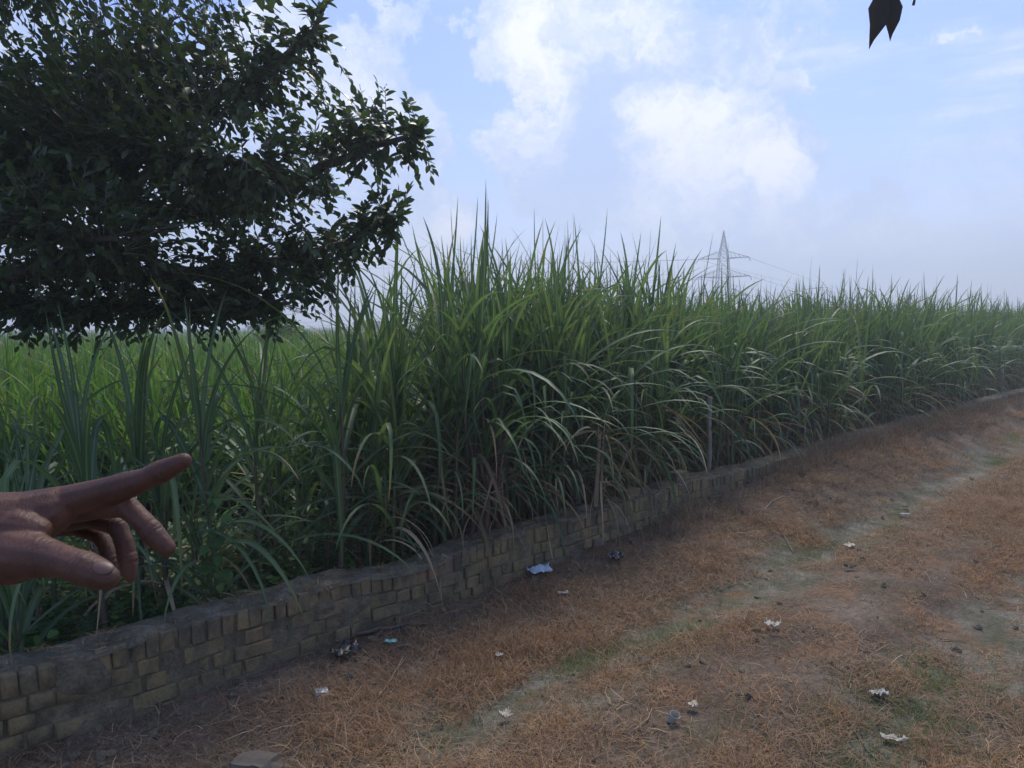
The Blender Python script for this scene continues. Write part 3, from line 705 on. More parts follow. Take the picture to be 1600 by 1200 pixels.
def scatter_brush():
    # dry brown brush on the mound that buries the wall foot further along
    ms = [tuft(40, .17, .26, .0065, (.4, 1.5), s_+60, M_BRUSH, 1.2, 4) for s_ in range(6)]
    n = 1000; u = rng.uniform(7.6, 22, n); v = 4.05-np.abs(rng.normal(0, .40, n))-.02; k = rng.random(n) < np.interp(u, [7.6, 9.2, 13, 16, 22], [.3, 1, 1, .6, .6]); u, v = u[k], v[k]
    u = np.append(u, rng.uniform(5.6, 8.4, 40)); v = np.append(v, rng.uniform(3.7, 4.05, 40)); n = len(u)
    sc = rng.uniform(.4, 1.1, n)*np.interp(v, [3.0, 4.05], [.45, 1.0])
    scatter('dry_brush', np.stack([S*(u-v), S*(u+v), ground_h(u, v)], -1), np.stack([rng.normal(0, .12, n), rng.normal(0, .12, n), rng.uniform(0, 6.28, n)], -1), np.stack([sc]*3, -1), ms,
            'dry brown brush burying the foot of the wall where it recedes to the right', 'dry brush')
    # dead leaves and stems between the canes behind the wall
    ms = [tuft(30, .3, .45, .010, (.0, .9), s_+80, M_DRY, 1.2, 4) for s_ in range(5)]
    n = 1500; u = rng.uniform(-1, 24, n); v = 4.35+rng.random(n)**1.4*3; sc = rng.uniform(.5, 1.1, n)
    scatter('cane_litter', np.stack([S*(u-v), S*(u+v), ground_h(u, v)], -1), np.stack([rng.normal(0, .15, n), rng.normal(0, .15, n), rng.uniform(0, 6.28, n)], -1), np.stack([sc]*3, -1), ms,
            'fallen dry cane leaves and stems lying between the canes behind the wall', 'dry leaves')
scatter_brush()
def wall_debris():
    ms = [tuft(9, .07, .10, .004, (.0, .5), s_+120, M_STRAW, 1.0) for s_ in range(5)]
    n = 420; u = rng.uniform(-1, 16, n); v = WALL_V+rng.uniform(0.02, WALL_T, n); z = np.array([wall_top(a) for a in u])+.012; sc = rng.uniform(.5, 1.2, n)
    scatter('straw_on_wall', np.stack([S*(u-v), S*(u+v), z], -1), np.stack([rng.normal(0, .1, n), rng.normal(0, .1, n), rng.uniform(0, 6.28, n)], -1), np.stack([sc]*3, -1), ms, 'bits of dry straw scattered on the crumbling wall top', 'straw')
wall_debris()
def leaf_shape(L, W, fold=.25, droop=.15, mat=None, name='leaf', raw=False, heart=False):
    """ovate leaf pointing along +x, folded at the midrib"""
    st = [(0, .02), (.14, .55), (.38, 1.0), (.65, .82), (.86, .38), (1, .0)]
    if heart: st = [(0, .25), (.12, .85), (.35, 1.0), (.62, .70), (.85, .3), (1, 0)]
    V = []; T = []
    for s_, w in st:
        y = w*W/2; z = -droop*L*s_**2
        V += [(s_*L, -y, z+y*fold), (s_*L, 0, z), (s_*L, y, z+y*fold)]; T += [(0, s_), (.5, s_), (1, s_)]
    Q = [(i*3+j, i*3+j+1, i*3+4+j, i*3+3+j) for i in range(len(st)-1) for j in (0, 1)]
    V, Q, T = np.array(V), np.array(Q), np.array(T)
    return (V, Q, T) if raw else mesh_np(name, V, Q, mat, T)
def scatter_weeds():
    ms = []
    for s_ in range(5):
        r = random.Random(s_); a = Acc(); LV, LQ, LT = leaf_shape(.05, .032, raw=True)
        for _ in range(7):
            lx, ly = r.uniform(-.1, .1), r.uniform(-.1, .1); hgt = r.uniform(.08, .3)
            for i in range(9):
                M = np.array((Matrix.Translation((lx*(1+i*.1), ly*(1+i*.1), hgt*(i+1)/9)) @ Euler((r.uniform(-.5, .5), r.uniform(-.6, .5), r.uniform(0, 6.28))).to_matrix().to_4x4() @ Matrix.Scale(r.uniform(.6, 1.3), 4)))
                a.add(LV @ M[:3, :3].T+M[:3, 3], LQ, LT)
        ms.append(a.mesh('weed', M_WEED))
    n = 420; px = np.concatenate([rng.uniform(-120, 330, 260), rng.uniform(330, 760, 160)]); v = 4.6+rng.random(n)**1.2*2.6; t = (px-800)/F; u = v*(1+t)/(1-t)
    sc = rng.uniform(.6, 1.5, n)
    scatter('ground_weeds', np.stack([S*(u-v), S*(u+v), ground_h(u, v)], -1), np.stack([rng.normal(0, .1, n), rng.normal(0, .1, n), rng.uniform(0, 6.28, n)], -1), np.stack([sc]*3, -1), ms,
            'low broad-leaved green weeds on the ground behind the left part of the wall', 'weeds')
scatter_weeds()

# ------------------------------------------------------------------ the tree on the left
def build_tree():
    base = Vector((-5.6, 7.2, 0)); base.z = gh(base.x, base.y)
    t = empty('broadleaf_tree', base); tag(t, 'dark spreading broadleaf tree whose low crown fills the upper left', 'tree')
    B = base
    def loc(p): return Vector(p)-B
    r = random.Random(5)
    a = Acc(); tp = [Vector((0, 0, -.2)), Vector((.05, -.05, .6)), Vector((.1, -.15, 1.3)), Vector((.3, -.3, 2.0)), Vector((.45, -.5, 2.7)), Vector((.6, -.6, 3.6)), Vector((.7, -.6, 4.6))]
    a.tube(tp, [.30, .24, .22, .20, .17, .12, .07], 12); obj('trunk', a.mesh('trunk', M_BARK), t)
    # limbs: (start index on the trunk, points in world coordinates)
    limbs = [
        (3, [P(60, 300, 6.4), P(260, 330, 6.1), P(420, 300, 5.9), P(560, 235, 5.7), P(655, 215, 5.6)]),
        (3, [P(50, 420, 6.3), P(220, 430, 6.0), P(380, 420, 5.9), P(520, 385, 5.8), P(600, 350, 5.7)]),
        (4, [P(80, 200, 6.4), P(240, 180, 6.1), P(380, 130, 6.0), P(470, 70, 5.9), P(505, 20, 5.9)]),
        (4, [P(-60, -60, 7.2), P(80, -120, 7.0), P(250, -180, 6.6), P(380, -220, 6.4)]),
        (3, [P(0, 480, 6.0), P(130, 480, 5.8), P(270, 480, 5.8), P(400, 470, 5.8)]),
        (4, [P(60, 260, 5.9), P(180, 250, 5.4), P(300, 240, 5.2), P(420, 260, 5.2)]),
        (5, [P(60, -150, 6.6), P(200, -300, 6.4), P(330, -420, 6.4)]),
        (5, [P(-200, -200, 6.8), P(-330, -300, 6.8)]),
        (4, [P(-230, 100, 6.8), P(-420, 50, 6.8)]),
        (3, [P(-80, 300, 5.6), P(0, 330, 5.2), P(110, 360, 5.0), P(200, 380, 4.95)]),
        # the long limb that reaches over the track above the camera
        (5, [Vector((-3.6, 5.6, 5.0)), Vector((-1.8, 4.2, 5.0)), Vector((-.4, 3.3, 4.8)), Vector((.7, 2.9, 4.5)), Vector((1.35, 2.75, 4.1)), Vector((1.5, 2.7, 3.65))]),
        (5, [Vector((-3.9, 4.9, 5.0)), Vector((-2.8, 3.2, 4.9)), Vector((-1.6, 1.9, 4.7)), Vector((-.6, .9, 4.4))]),
    ]
    nodes = []
    for si, pts in limbs:
        pts = [B+tp[si]]+pts; out = []
        for i in range(len(pts)-1):
            p0 = pts[max(i-1, 0)]; p1 = pts[i]; p2 = pts[i+1]; p3 = pts[min(i+2, len(pts)-1)]
            for k in range(5):
                f = k/5; q = .5*((2*p1)+(p2-p0)*f+(2*p0-5*p1+4*p2-p3)*f*f+(3*p1-p0-3*p2+p3)*f**3)
                out.append(q+Vector((r.uniform(-1, 1), r.uniform(-1, 1), r.uniform(-1, 1)))*.02)
        out.append(pts[-1]); a = Acc(); n = len(out); a.tube([loc(p) for p in out], [.085*(1-i/n)**.9+.008 for i in range(n)], 7)
        obj('branch', a.mesh('branch', M_BARK), t)
        nodes += out[4:]
    # crown as a union of ellipsoids given by photo columns/rows at a depth
    lobes = [  # centre px,py,D, rx,ry (px at that depth), depth radius, weight
        (110, 120, 6.2, 300, 230, 1.3, 640), (60, 330, 5.9, 310, 190, 1.2, 520), (320, 300, 5.9, 230, 170, 1.0, 400), (470, 270, 5.8, 150, 150, .8, 190),
        (440, 400, 5.8, 150, 85, .7, 170), (150, 455, 5.8, 300, 80, .8, 120), (250, 500, 5.8, 240, 40, .5, 60), (60, 60, 5.9, 200, 150, .8, 200), (480, 450, 5.8, 70, 50, .4, 34), (60, 505, 5.7, 120, 36, .4, 26), (560, 230, 5.7, 75, 75, .4, 46), (330, 60, 6.1, 90, 110, .8, 90), (560, 330, 5.7, 70, 60, .4, 46),
        (455, 130, 5.9, 60, 80, .4, 26), (100, -200, 6.5, 400, 260, 1.8, 160), (-300, 100, 6.8, 260, 420, 1.6, 120),
        (190, 300, 5.4, 210, 170, .5, 260), (330, 480, 5.8, 110, 45, .5, 46)]
    from mathutils import noise as mn
    noise3 = lambda p: mn.noise(Vector(p)*2.1)+.5*mn.noise(Vector(p)*4.7)
    tips = []
    for (px, py, D, rx, ry, rd, n) in lobes:
        n = int(n*(1.05 if px > 150 else 1.2)); ragged = 0
        for _ in range(n):
            while True:
                q = Vector((r.uniform(-1, 1), r.uniform(-1, 1), r.uniform(-1, 1)))
                if q.length < 1: break
            q = q*(q.length**.12)*(1.06 if r.random() < .85 else 1.2)
            tp_ = P(px+q.x*rx, py+q.y*ry, D+q.z*rd)
            if px > 150 and r.random() < .8 and noise3(tp_) < .02: continue
            tips.append(tp_)
    for (px, py, D) in ((515, 5, 5.9), (500, 40, 5.9), (480, 75, 5.9), (522, 70, 5.9), (470, 20, 5.9), (600, 135, 5.7), (640, 155, 5.7), (675, 215, 5.6), (665, 265, 5.6), (650, 290, 5.6), (625, 185, 5.6), (590, 160, 5.7),
                        (640, 330, 5.7), (620, 378, 5.7), (630, 240, 5.6), (640, 225, 5.6), (615, 300, 5.6), (630, 310, 5.7), (600, 350, 5.7), (545, 440, 5.7), (510, 470, 5.7), (455, 500, 5.8), (600, 260, 5.5), (590, 290, 5.6), (540, 120, 5.8), (560, 150, 5.7), (500, 110, 5.8), (515, 150, 5.8), (440, 60, 5.9), (455, 95, 5.9), (430, 130, 5.9), (660, 185, 5.6), (650, 205, 5.6), (645, 250, 5.6), (625, 345, 5.6), (560, 390, 5.6), (520, 410, 5.7), (500, 500, 5.8), (430, 520, 5.8), (160, 545, 5.7), (120, 540, 5.7), (590, 400, 5.7), (560, 420, 5.8), (520, 450, 5.8), (480, 480, 5.8), (90, 530, 5.6), (40, 520, 5.6), (230, 525, 5.7), (300, 500, 5.7), (350, 10, 6), (385, 30, 6), (395, 70, 6)):
        for _ in range(2): tips.append(P(px+r.uniform(-12, 12), py+r.uniform(-10, 10), D+r.uniform(-.2, .2)))
    # overhead limb foliage, above the frame
    for _ in range(110):
        k = r.random(); c = Vector((-3.2, 5.0, 5.3)).lerp(Vector((.9, 2.9, 4.95)), k); tips.append(c+Vector((r.gauss(0, .5), r.gauss(0, .6), r.gauss(0, .22))))
    for _ in range(70):
        k = r.random(); c = Vector((-3.6, 4.0, 5.3)).lerp(Vector((-.8, .6, 5.0)), k); tips.append(c+Vector((r.gauss(0, .6), r.gauss(0, .6), r.gauss(0, .25))))
    lib = [leaf_shape(.086, .045, .3, d, raw=True) for d in (.05, .15, .28, .4)]
    lib.append(leaf_shape(.096, .050, .5, .3, raw=True)); Vw = lib[4][0]; Vw[:, 1] *= 1+.28*np.sin(Vw[:, 0]*210); Vw[:, 2] += .004*np.sin(Vw[:, 0]*130)
    M_WITHER_SILHOUETTE = leaf_mat('withered_silhouette_leaf', [(0, (.030, .032, .034)), (1, (.055, .052, .048))], .06, .7, None, None, 1.0)  # dry leaf, its grey darkened to imitate a backlit silhouette
    libm = [mesh_np('leaf', V, Q, M_TREE if i_ < 4 else M_WITHER_SILHOUETTE, T) for i_, (V, Q, T) in enumerate(lib)]
    tw = Acc(); rec = []
    NP = np.array([tuple(q) for q in nodes])
    for tip in tips:
        d2 = ((NP-np.array(tuple(tip)))**2).sum(1); st = Vector(NP[int(np.argmin(d2+rng.random(len(d2))*.12))])
        dirv = tip-st; L = min(.55, dirv.length) or .1
        dirv = (dirv.normalized()+Vector((r.uniform(-.35, .35), r.uniform(-.35, .35), r.uniform(-.2, .25)))).normalized()
        s0 = tip-dirv*L; m = s0.lerp(tip, .5)+Vector((0, 0, .03)); pts = [s0, m, tip]
        tw.tube([loc(p) for p in pts], [.0045, .0035, .0018], 4)
        if (tip-st).length > .7 and r.random() < .35: tw.tube([loc(st), loc(s0.lerp(st, .5)+Vector((0, 0, .05))), loc(s0)], [.011, .008, .0045], 4)
        nl = r.randint(9, 13)
        for i in range(nl):
            f = .12+.88*i/(nl-1); p = (s0.lerp(m, f*2) if f < .5 else m.lerp(tip, f*2-1))
            side = dirv.cross(Vector((0, 0, 1))).normalized()*(1 if i % 2 else -1)
            ld = (dirv*r.uniform(.4, 1.1)+side*r.uniform(.3, 1.0)+Vector((0, 0, r.uniform(-.6, .55)))).normalized()
            if i == nl-1: ld = dirv.copy()
            up = Vector((r.gauss(0, .7), r.gauss(0, .7), 1)); yv = up.cross(ld).normalized(); zv = ld.cross(yv)
            s = r.uniform(.7, 1.2)*(1 if f < .85 else .75)
            M = Matrix(((ld.x, yv.x, zv.x), (ld.y, yv.y, zv.y), (ld.z, yv.z, zv.z)))*s
            rec.append((p, M, r.randrange(4)))
    # ragged big leaves that hang into the frame at the top
    for (px, py, D, L, az) in ((1394, -14, 2.75, .155, 0), (1374, -20, 2.75, .19, 1), (1384, -34, 2.78, .17, 2), (405, -18, 4.0, .12, 0), (422, -22, 4.0, .13, 1)):
        p = P(px, py, D); ld = Vector((.12*(az-1)*-.5, 0.05, -1)).normalized(); yv = Vector((1, .3*(az-1), 0)); yv = (yv-ld*yv.dot(ld)).normalized(); zv = ld.cross(yv); s = L/.096; k_ = .62 if L > .15 else 1
        M = Matrix(((ld.x, yv.x*k_, zv.x), (ld.y, yv.y*k_, zv.y), (ld.z, yv.z*k_, zv.z)))*s; rec.append((p, M, 4 if L > .15 else 1)); 
        tw.tube([loc(p), loc(p+Vector((.02, .02, .12))), loc(p+Vector((.05, .03, .5)))], [.002, .003, .004], 4)
    e = P(1427, 8, 2.75); tw.tube([loc(e), loc(e+Vector((.01, 0, .05))), loc(e+Vector((-.02, 0, .4)))], [.005, .003, .004], 5)
    # the leaves that show largest become objects of their own
    def score(q):
        p = q[0]; d = CM.transposed() @ (p-Vector((0, 0, CAM_Z)));
        px, py = 800-F*d.x/d.z, 600+F*d.y/d.z
        if d.z > 0 or not (-5 < px < 1605 and -12 < py < 1205): return 1e9
        edge = 0 if (px > 560 or px > 1000) else .5
        return -d.z+edge
    order = sorted(range(len(rec)), key=lambda i: score(rec[i])); own = set(order[:296]) | {i for i, q in enumerate(rec) if q[2] == 4}
    acc = Acc()
    for i, (p, M, k) in enumerate(rec):
        if i in own:
            o = bpy.data.objects.new('leaf', libm[k]); link(o, t); o.matrix_basis = Matrix.Translation(loc(p)) @ M.to_4x4()
        else:
            V, Q, T = lib[k]; Mn = np.array(M); acc.add(V @ Mn.T+np.array(tuple(loc(p))), Q, T)
    o = obj('crown_leaves', acc.mesh('crown_leaves', M_TREE), t); o['kind'] = 'stuff'
    o = obj('twigs', tw.mesh('twigs', M_BARK), t); o['kind'] = 'stuff'
    print('tree leaves', len(rec))
build_tree()

# ------------------------------------------------------------------ things among the cane
def leafy_ball(name, px, py_top, D, wpx, label, seed, mat, group=None, leafL=.3, nleaf=900, low=.0):
    r = random.Random(seed); top = P(px, py_top, D).z; x = P(px, py_top, D).x; W = wpx*D/F/2
    t = empty(name, (x, D, 0)); tag(t, label, 'tree', group)
    a = Acc(); a.tube([(0, 0, -.1), (.03, 0, top*.4), (0, .03, top*.85)], [W*.12, W*.08, W*.02], 7)
    for i in range(5):
        an = r.uniform(0, 6.28); a.tube([(0, 0, top*.45), (math.cos(an)*W*.6, math.sin(an)*W*.6, top*.75)], [W*.05, W*.015], 5)
    obj('trunk', a.mesh('trunk', M_BARK), t)
    acc = Acc(); V0, Q0, T0 = leaf_shape(leafL, leafL*.5, .3, .2, raw=True); cl = [(Vector((r.gauss(0, .42)*W, r.gauss(0, .42)*W, top*(.5+low)+r.uniform(0, 1)**.8*(top*(.42-low)))), r.uniform(.25, .5)*W) for _ in range(13)]
    for _ in range(nleaf):
        c, s = r.choice(cl); q = Vector((r.gauss(0, 1), r.gauss(0, 1), r.gauss(0, 1))).normalized()*s*r.uniform(.5, 1); q.z *= .8; p = c+q; p.z = min(p.z, top)
        M = np.array(Euler((r.uniform(-.7, .7), r.uniform(-.7, .7), r.uniform(0, 6.28))).to_matrix()); acc.add(V0 @ M.T*r.uniform(.6, 1.2)+np.array(tuple(p)), Q0, T0)
    o = obj('crown', acc.mesh('crown', mat), t); o['kind'] = 'stuff'
leafy_ball('small_tree', 440, 484, 24, 62, 'pale green bushy young tree standing in the field under the edge of the dark tree', 1, M_FIELD, leafL=.22, nleaf=1100)
leafy_ball('distant_tree', 575, 504, 170, 46, 'hazy round tree on the horizon between the dark tree and the tallest canes', 2, M_WEED, 'distant trees on the horizon', leafL=1.1)
leafy_ball('distant_tree', 410, 500, 150, 46, 'hazy dark tree on the horizon behind the pale green bushy tree', 3, M_WEED, 'distant trees on the horizon', leafL=1.1)
leafy_ball('distant_tree', 690, 500, 190, 80, 'broad hazy tree on the horizon seen through the tallest canes', 4, M_WEED, 'distant trees on the horizon', leafL=1.3)
leafy_ball('distant_tree', 745, 504, 210, 60, 'low hazy tree on the horizon at the left end of the thick cane stand', 5, M_WEED, 'distant trees on the horizon', leafL=1.3)

def post(px, ytop, v, w, label, lean=0):
    u = u_at(px, v); p = UV(u, v, float(ground_h(u, v))); D = p.y; top = P(px, ytop, D).z
    a = Acc(); n = 8; pts = [(lean*(i/n)+.006*math.sin(i*1.7), .005*math.cos(i*2.1), -.1+(top+.1)*i/n) for i in range(n+1)]
    a.tube(pts, [w*(1+.08*math.sin(i*2.3)) for i in range(n+1)], 8)
    o = obj('wooden_post', a.mesh('wooden_post', M_POST)); o.location = p; tag(o, label, 'post', 'old wooden posts in the cane behind the wall')
post(1110, 622, 4.36, .028, 'pale bare wooden post standing in the cane just behind the wall, nearest of the posts')
post(1258, 640, 4.62, .016, 'thin grey wooden post halfway along the wall, between the nearest and the farthest post', .03)
post(1568, 578, 4.7, .03, 'farthest pale wooden post, where the wall disappears into the dark cane')

def cane_bundle():
    v = 4.40; u = u_at(762, v); b = UV(u, v, float(ground_h(u, v)))
    t = empty('cane_bundle', b, (0, 0, R(45))); tag(t, 'dark russet bundle of old cane stems tied together with straw on the wall edge', 'cane bundle')
    r = random.Random(9)
    for i in range(26):
        an = i*2.4; q = .05+.24*math.sqrt(i/26); a = Acc(); x0, y0 = q*math.cos(an), q*math.sin(an)*.6
        pts = [(x0*1.35, y0*1.2, -.05), (x0*1.05, y0, .26), (x0*.55, y0*.6, .55), (x0*.42, y0*.5, .72), (x0*.9+.02, y0, .95+r.uniform(-.2, .2))]
        a.tube([(p[0]+r.gauss(0, .012), p[1]+r.gauss(0, .012), p[2]) for p in pts], [.024, .023, .019, .016, .010], 6); obj('stem', a.mesh('stem', M_RUSSET), t)
    for k in range(4):
        a = Acc(); pts = [((.125+r.gauss(0, .006))*math.cos(q), (.085+r.gauss(0, .005))*math.sin(q), .60+.022*k+.02*math.sin(q*2+k*1.3)) for q in np.linspace(0, 6.28, 19)]; a.tube(pts, .005, 5); obj('straw_band', a.mesh('straw_band', M_STICK), t)
    for i in range(34):
        o = obj('dry_leaf', r.choice(DRYM), t); o.location = (r.uniform(-.14, .14), r.uniform(-.08, .02), r.uniform(.3, .95)); o.rotation_euler = (r.uniform(-.3, .3), r.uniform(-.3, .3), r.uniform(0, 6.28)); s = r.uniform(.3, .7); o.scale = (s, s, s)
    for i in range(13):
        o = obj('leaf', BLM[r.randrange(0, 2)][r.randrange(7)], t); o.location = (r.uniform(-.1, .12), r.uniform(-.06, .04), r.uniform(.85, 1.15)); o.rotation_euler = (0, 0, R(-90)+r.gauss(.15, .75)); s = r.uniform(.75, 1.1); o.scale = (s, s, s)
cane_bundle()
def dry_tuft():
    v = 4.16; u = u_at(938, v); b = UV(u, v, .38); t = empty('dry_cane_tuft', b, (0, 0, R(45)))
    tag(t, 'straw-coloured tuft of withered cane leaves drooping over the wall onto the track', 'withered leaves'); r = random.Random(4)
    for i in range(5):
        a = Acc(); x = r.uniform(-.05, .05); a.tube([(x, .03, -.38), (x*1.2, 0.02, .1), (x*.8, .0, .45), (x, -.02, .75+r.uniform(-.1, .1))], [.010, .009, .007, .005], 5); obj('stem', a.mesh('stem', M_STICK), t)
    for i in range(26):
        o = obj('dry_leaf', r.choice(DRYM), t); o.location = (r.uniform(-.07, .07), r.uniform(-.05, .03), r.uniform(.05, .65)); o.rotation_euler = (0, 0, R(-90)+r.gauss(0, 1.0)); s = r.uniform(.5, .95); o.scale = (s*.75, s*.75, s)
    for i in range(7):
        o = obj('leaf', BLM[r.randrange(0, 3)][r.randrange(7)], t); o.location = (r.uniform(-.07, .07), 0, r.uniform(.4, .8)); o.rotation_euler = (0, 0, R(-90)+r.gauss(0.3, 1.0)); s = r.uniform(.45, .75); o.scale = (s, s, s)
dry_tuft()
def hanging_dry():
    r = random.Random(14)
    spots = [(600, 'tan'), (702, 'tan'), (800, 'orange'), (862, 'tan'), (1010, 'tan'), (1060, 'tan'), (1180, 'tan'), (1300, 'tan')]
    labs = ['over the wall below the hanging broad leaf', 'left of the tied russet bundle', 'right of the tied russet bundle', 'between the russet bundle and the withered tuft', 'just right of the withered tuft', 'above the loose grey brick', 'just right of the nearest wooden post', 'where the brush starts to bury the wall']
    for (px, c), lb in zip(spots, labs):
        u = u_at(px, 4.38); t = empty('dry_leaf_spray', UV(u, 4.38, .45+r.uniform(0, .2)), (0, 0, R(45))); tag(t, 'dry and green blades spilling '+lb, 'cane leaves', 'leaf sprays spilling over the wall')
        for i in range(7):
            d = r.random() < .5; o = obj('dry_leaf' if d else 'leaf', r.choice(DRYM) if d else BLM[r.randrange(0, 3)][r.randrange(7)], t); o.location = (r.uniform(-.1, .1), r.uniform(-.03, .03), r.uniform(0, .35)); o.rotation_euler = (0, 0, R(-90)+r.gauss(0, .7)); q = r.uniform(.5, .85); o.scale = (q, q, q)
hanging_dry()
def hanging_leaf(px, ytop, ybot, v, w, label, name='hanging_cane_leaf'):
    u = u_at(px, v); D = UV(u, v).y; zt = P(px, ytop, D).z; zb = P(px, ybot, D).z; n = 14; V = []; T = []; L = zt-zb
    for i in range(n+1):
        f = i/n; ww = w/2*min(1, .55+4*f)*(1-f)**.5; x = .012*math.sin(f*3); V += [(x-ww, ww*.3, -L*f), (x, 0, -L*f), (x+ww, ww*.3, -L*f)]; T += [(0, f), (.5, f), (1, f)]
    Q = [(i*3+j, i*3+j+1, i*3+4+j, i*3+3+j) for i in range(n) for j in (0, 1)]
    o = obj(name, mesh_np('hanging_leaf', V, Q, M_CANE, np.array(T))); o.location = (UV(u, v).x, D, zt); o.rotation_euler = (R(3), R(-2), R(10)); tag(o, label, 'cane leaf')
hanging_leaf(517, 660, 892, 4.42, .060, 'long broad pale green cane leaf hanging straight down to the wall, left of centre')
def creeper():
    v = 4.55; u = u_at(332, v); b = UV(u, v, 0); D = b.y; t = empty('creeper_vine', b); tag(t, 'pale green heart-leaved creeper climbing a cane between the fingertips and the middle of the wall', 'creeper'); r = random.Random(2)
    z1, z0 = P(330, 770, D).z, P(330, 940, D).z; pts = [(.022*math.cos(i*1.1), .022*math.sin(i*1.1)-.03, z0+(z1-z0)*i/14) for i in range(15)]; a = Acc(); a.tube(pts, .004, 5); obj('stem', a.mesh('stem', M_WEED), t)
    lm = leaf_shape(.085, .075, .12, .2, M_WEED, heart=True)
    for i in range(26):
        o = obj('leaf', lm, t); f = r.random()**.7; z = z0+(z1-z0)*f; an = r.uniform(-2.6, -.5); o.location = (.04*math.cos(an)+r.uniform(-.05, .05), .05*math.sin(an)-.02, z); o.rotation_euler = (r.uniform(-.4, .4), r.uniform(.3, 1.2), an+r.uniform(-.8, .8)); s = r.uniform(.5, 1.05); o.scale = (s, s, s)
creeper()

# ------------------------------------------------------------------ pylon, pole and lines
def bar(a, p, q, w):
    a.tube([p, q], [w, w], 4)
def build_pylon():
    D = 165.0; top = P(1131, 360, D); x = top.x; H = top.z; t = empty('power_pylon', (x, D, 0), (0, 0, R(-28)))
    tag(t, 'grey lattice power pylon standing beyond the cane under the clouds', 'pylon')
    z_of = lambda py: P(1131, py, D).z
    prof = [(0, 2.6), (z_of(450), 1.35), (z_of(403), .95), (z_of(378), .40), (H, .05)]
    hw = lambda z: float(np.interp(z, [p[0] for p in prof], [p[1] for p in prof]))
    for sx in (-1, 1):
        for sy in (-1, 1):
            a = Acc(); a.tube([(sx*w, sy*w, z) for z, w in prof], [.13, .11, .09, .07, .05], 4); obj('leg', a.mesh('leg', M_STEEL), t)
    a = Acc(); z = .4
    while z < H-1:
        st = max(.9, hw(z)*1.5); z2 = min(z+st, H-.3); w1, w2 = hw(z), hw(z2)
        for k in range(4):
            c = [(-1, -1), (1, -1), (1, 1), (-1, 1)]; p, q = c[k], c[(k+1) % 4]
            bar(a, (p[0]*w1, p[1]*w1, z), (q[0]*w2, q[1]*w2, z2), .045); bar(a, (q[0]*w1, q[1]*w1, z), (p[0]*w2, p[1]*w2, z2), .045); bar(a, (p[0]*w2, p[1]*w2, z2), (q[0]*w2, q[1]*w2, z2), .04)
        z = z2
    obj('cross_bracing', a.mesh('cross_bracing', M_STEEL), t)
    tips = []
    for py, half in ((404, 5.3), (433, 5.6), (462, 5.3)):
        z = z_of(py)
        for sx in (-1, 1):
            a = Acc(); w = hw(z); tip = (sx*half, 0, z+.1)
            for sy in (-1, 1):
                bar(a, (sx*w, sy*w, z), tip, .08); bar(a, (sx*w, sy*w, z+1.5), tip, .06)
                for k in range(1, 5):
                    f = k/5; p = Vector((sx*w, sy*w, z)).lerp(Vector(tip), f); q = Vector((sx*w, sy*w, z+1.5)).lerp(Vector(tip), max(0, f-.12)); bar(a, tuple(p), tuple(q), .04)
            arm = obj('cross_arm', a.mesh('cross_arm', M_STEEL), t)
            a = Acc(); n = 7; a.tube([(tip[0]+.12*i*sx*.6, -.12*i, z-.13*i) for i in range(n)], [.11 if i % 2 else .06 for i in range(n)], 6); obj('insulator', a.mesh('insulator', M_WIRE), arm)
            tips.append(Matrix.Translation((x, D, 0)) @ Matrix.Rotation(R(-28), 4, 'Z') @ Vector((tip[0], 0, z)))
    labs = ['upper', 'middle', 'lower']
    for i, tp in enumerate(tips):
        lev, far = i//2, i % 2
        for sgn in (-1, 1):
            py = [408, 456, 500][lev]+(7 if far else 0)
            e = P(430, py, 205) if sgn < 0 else P(1420, [470, 482, 494][lev]+(3 if far else 0), 560)
            if sgn < 0: e = e+(e-tp)*.6
            pts = []
            for k in range(33):
                f = k/32; p = tp.lerp(e, f); p.z -= 4*(2.2 if sgn < 0 else 5.0)*f*(1-f)*.5; pts.append(tuple(p-Vector(tp)))
            a = Acc(); a.tube(pts, .035, 4); o = obj('power_line', a.mesh('power_line', M_WIRE)); o.location = tp
            tag(o, 'thin cable from the %s tip of the %s pylon arm running %s' % ('right' if far else 'left', labs[lev], 'towards the dark tree' if sgn < 0 else 'away to the right'), 'power line', 'cables strung from the pylon')
build_pylon()
def pole():
    D = 70; top = P(1422, 458, D); t = empty('utility_pole', (top.x, D, 0)); tag(t, 'small distant pole just showing above the cane right of the pylon', 'pole')
    a = Acc(); a.tube([(0, 0, -.1), (0, 0, top.z)], [.16, .11], 8); obj('shaft', a.mesh('shaft', M_POST), t)
    a = Acc(); a.tube([(-.35, 0, top.z-.25), (.35, 0, top.z-.25)], [.05, .05], 4); obj('cross_arm', a.mesh('cross_arm', M_STEEL), t)
    a = Acc(); a.tube([(0, -.1, top.z-.6), (0, -.1, top.z-.2)], [.12, .12], 6); obj('fitting', a.mesh('fitting', M_WIRE), t)
pole()

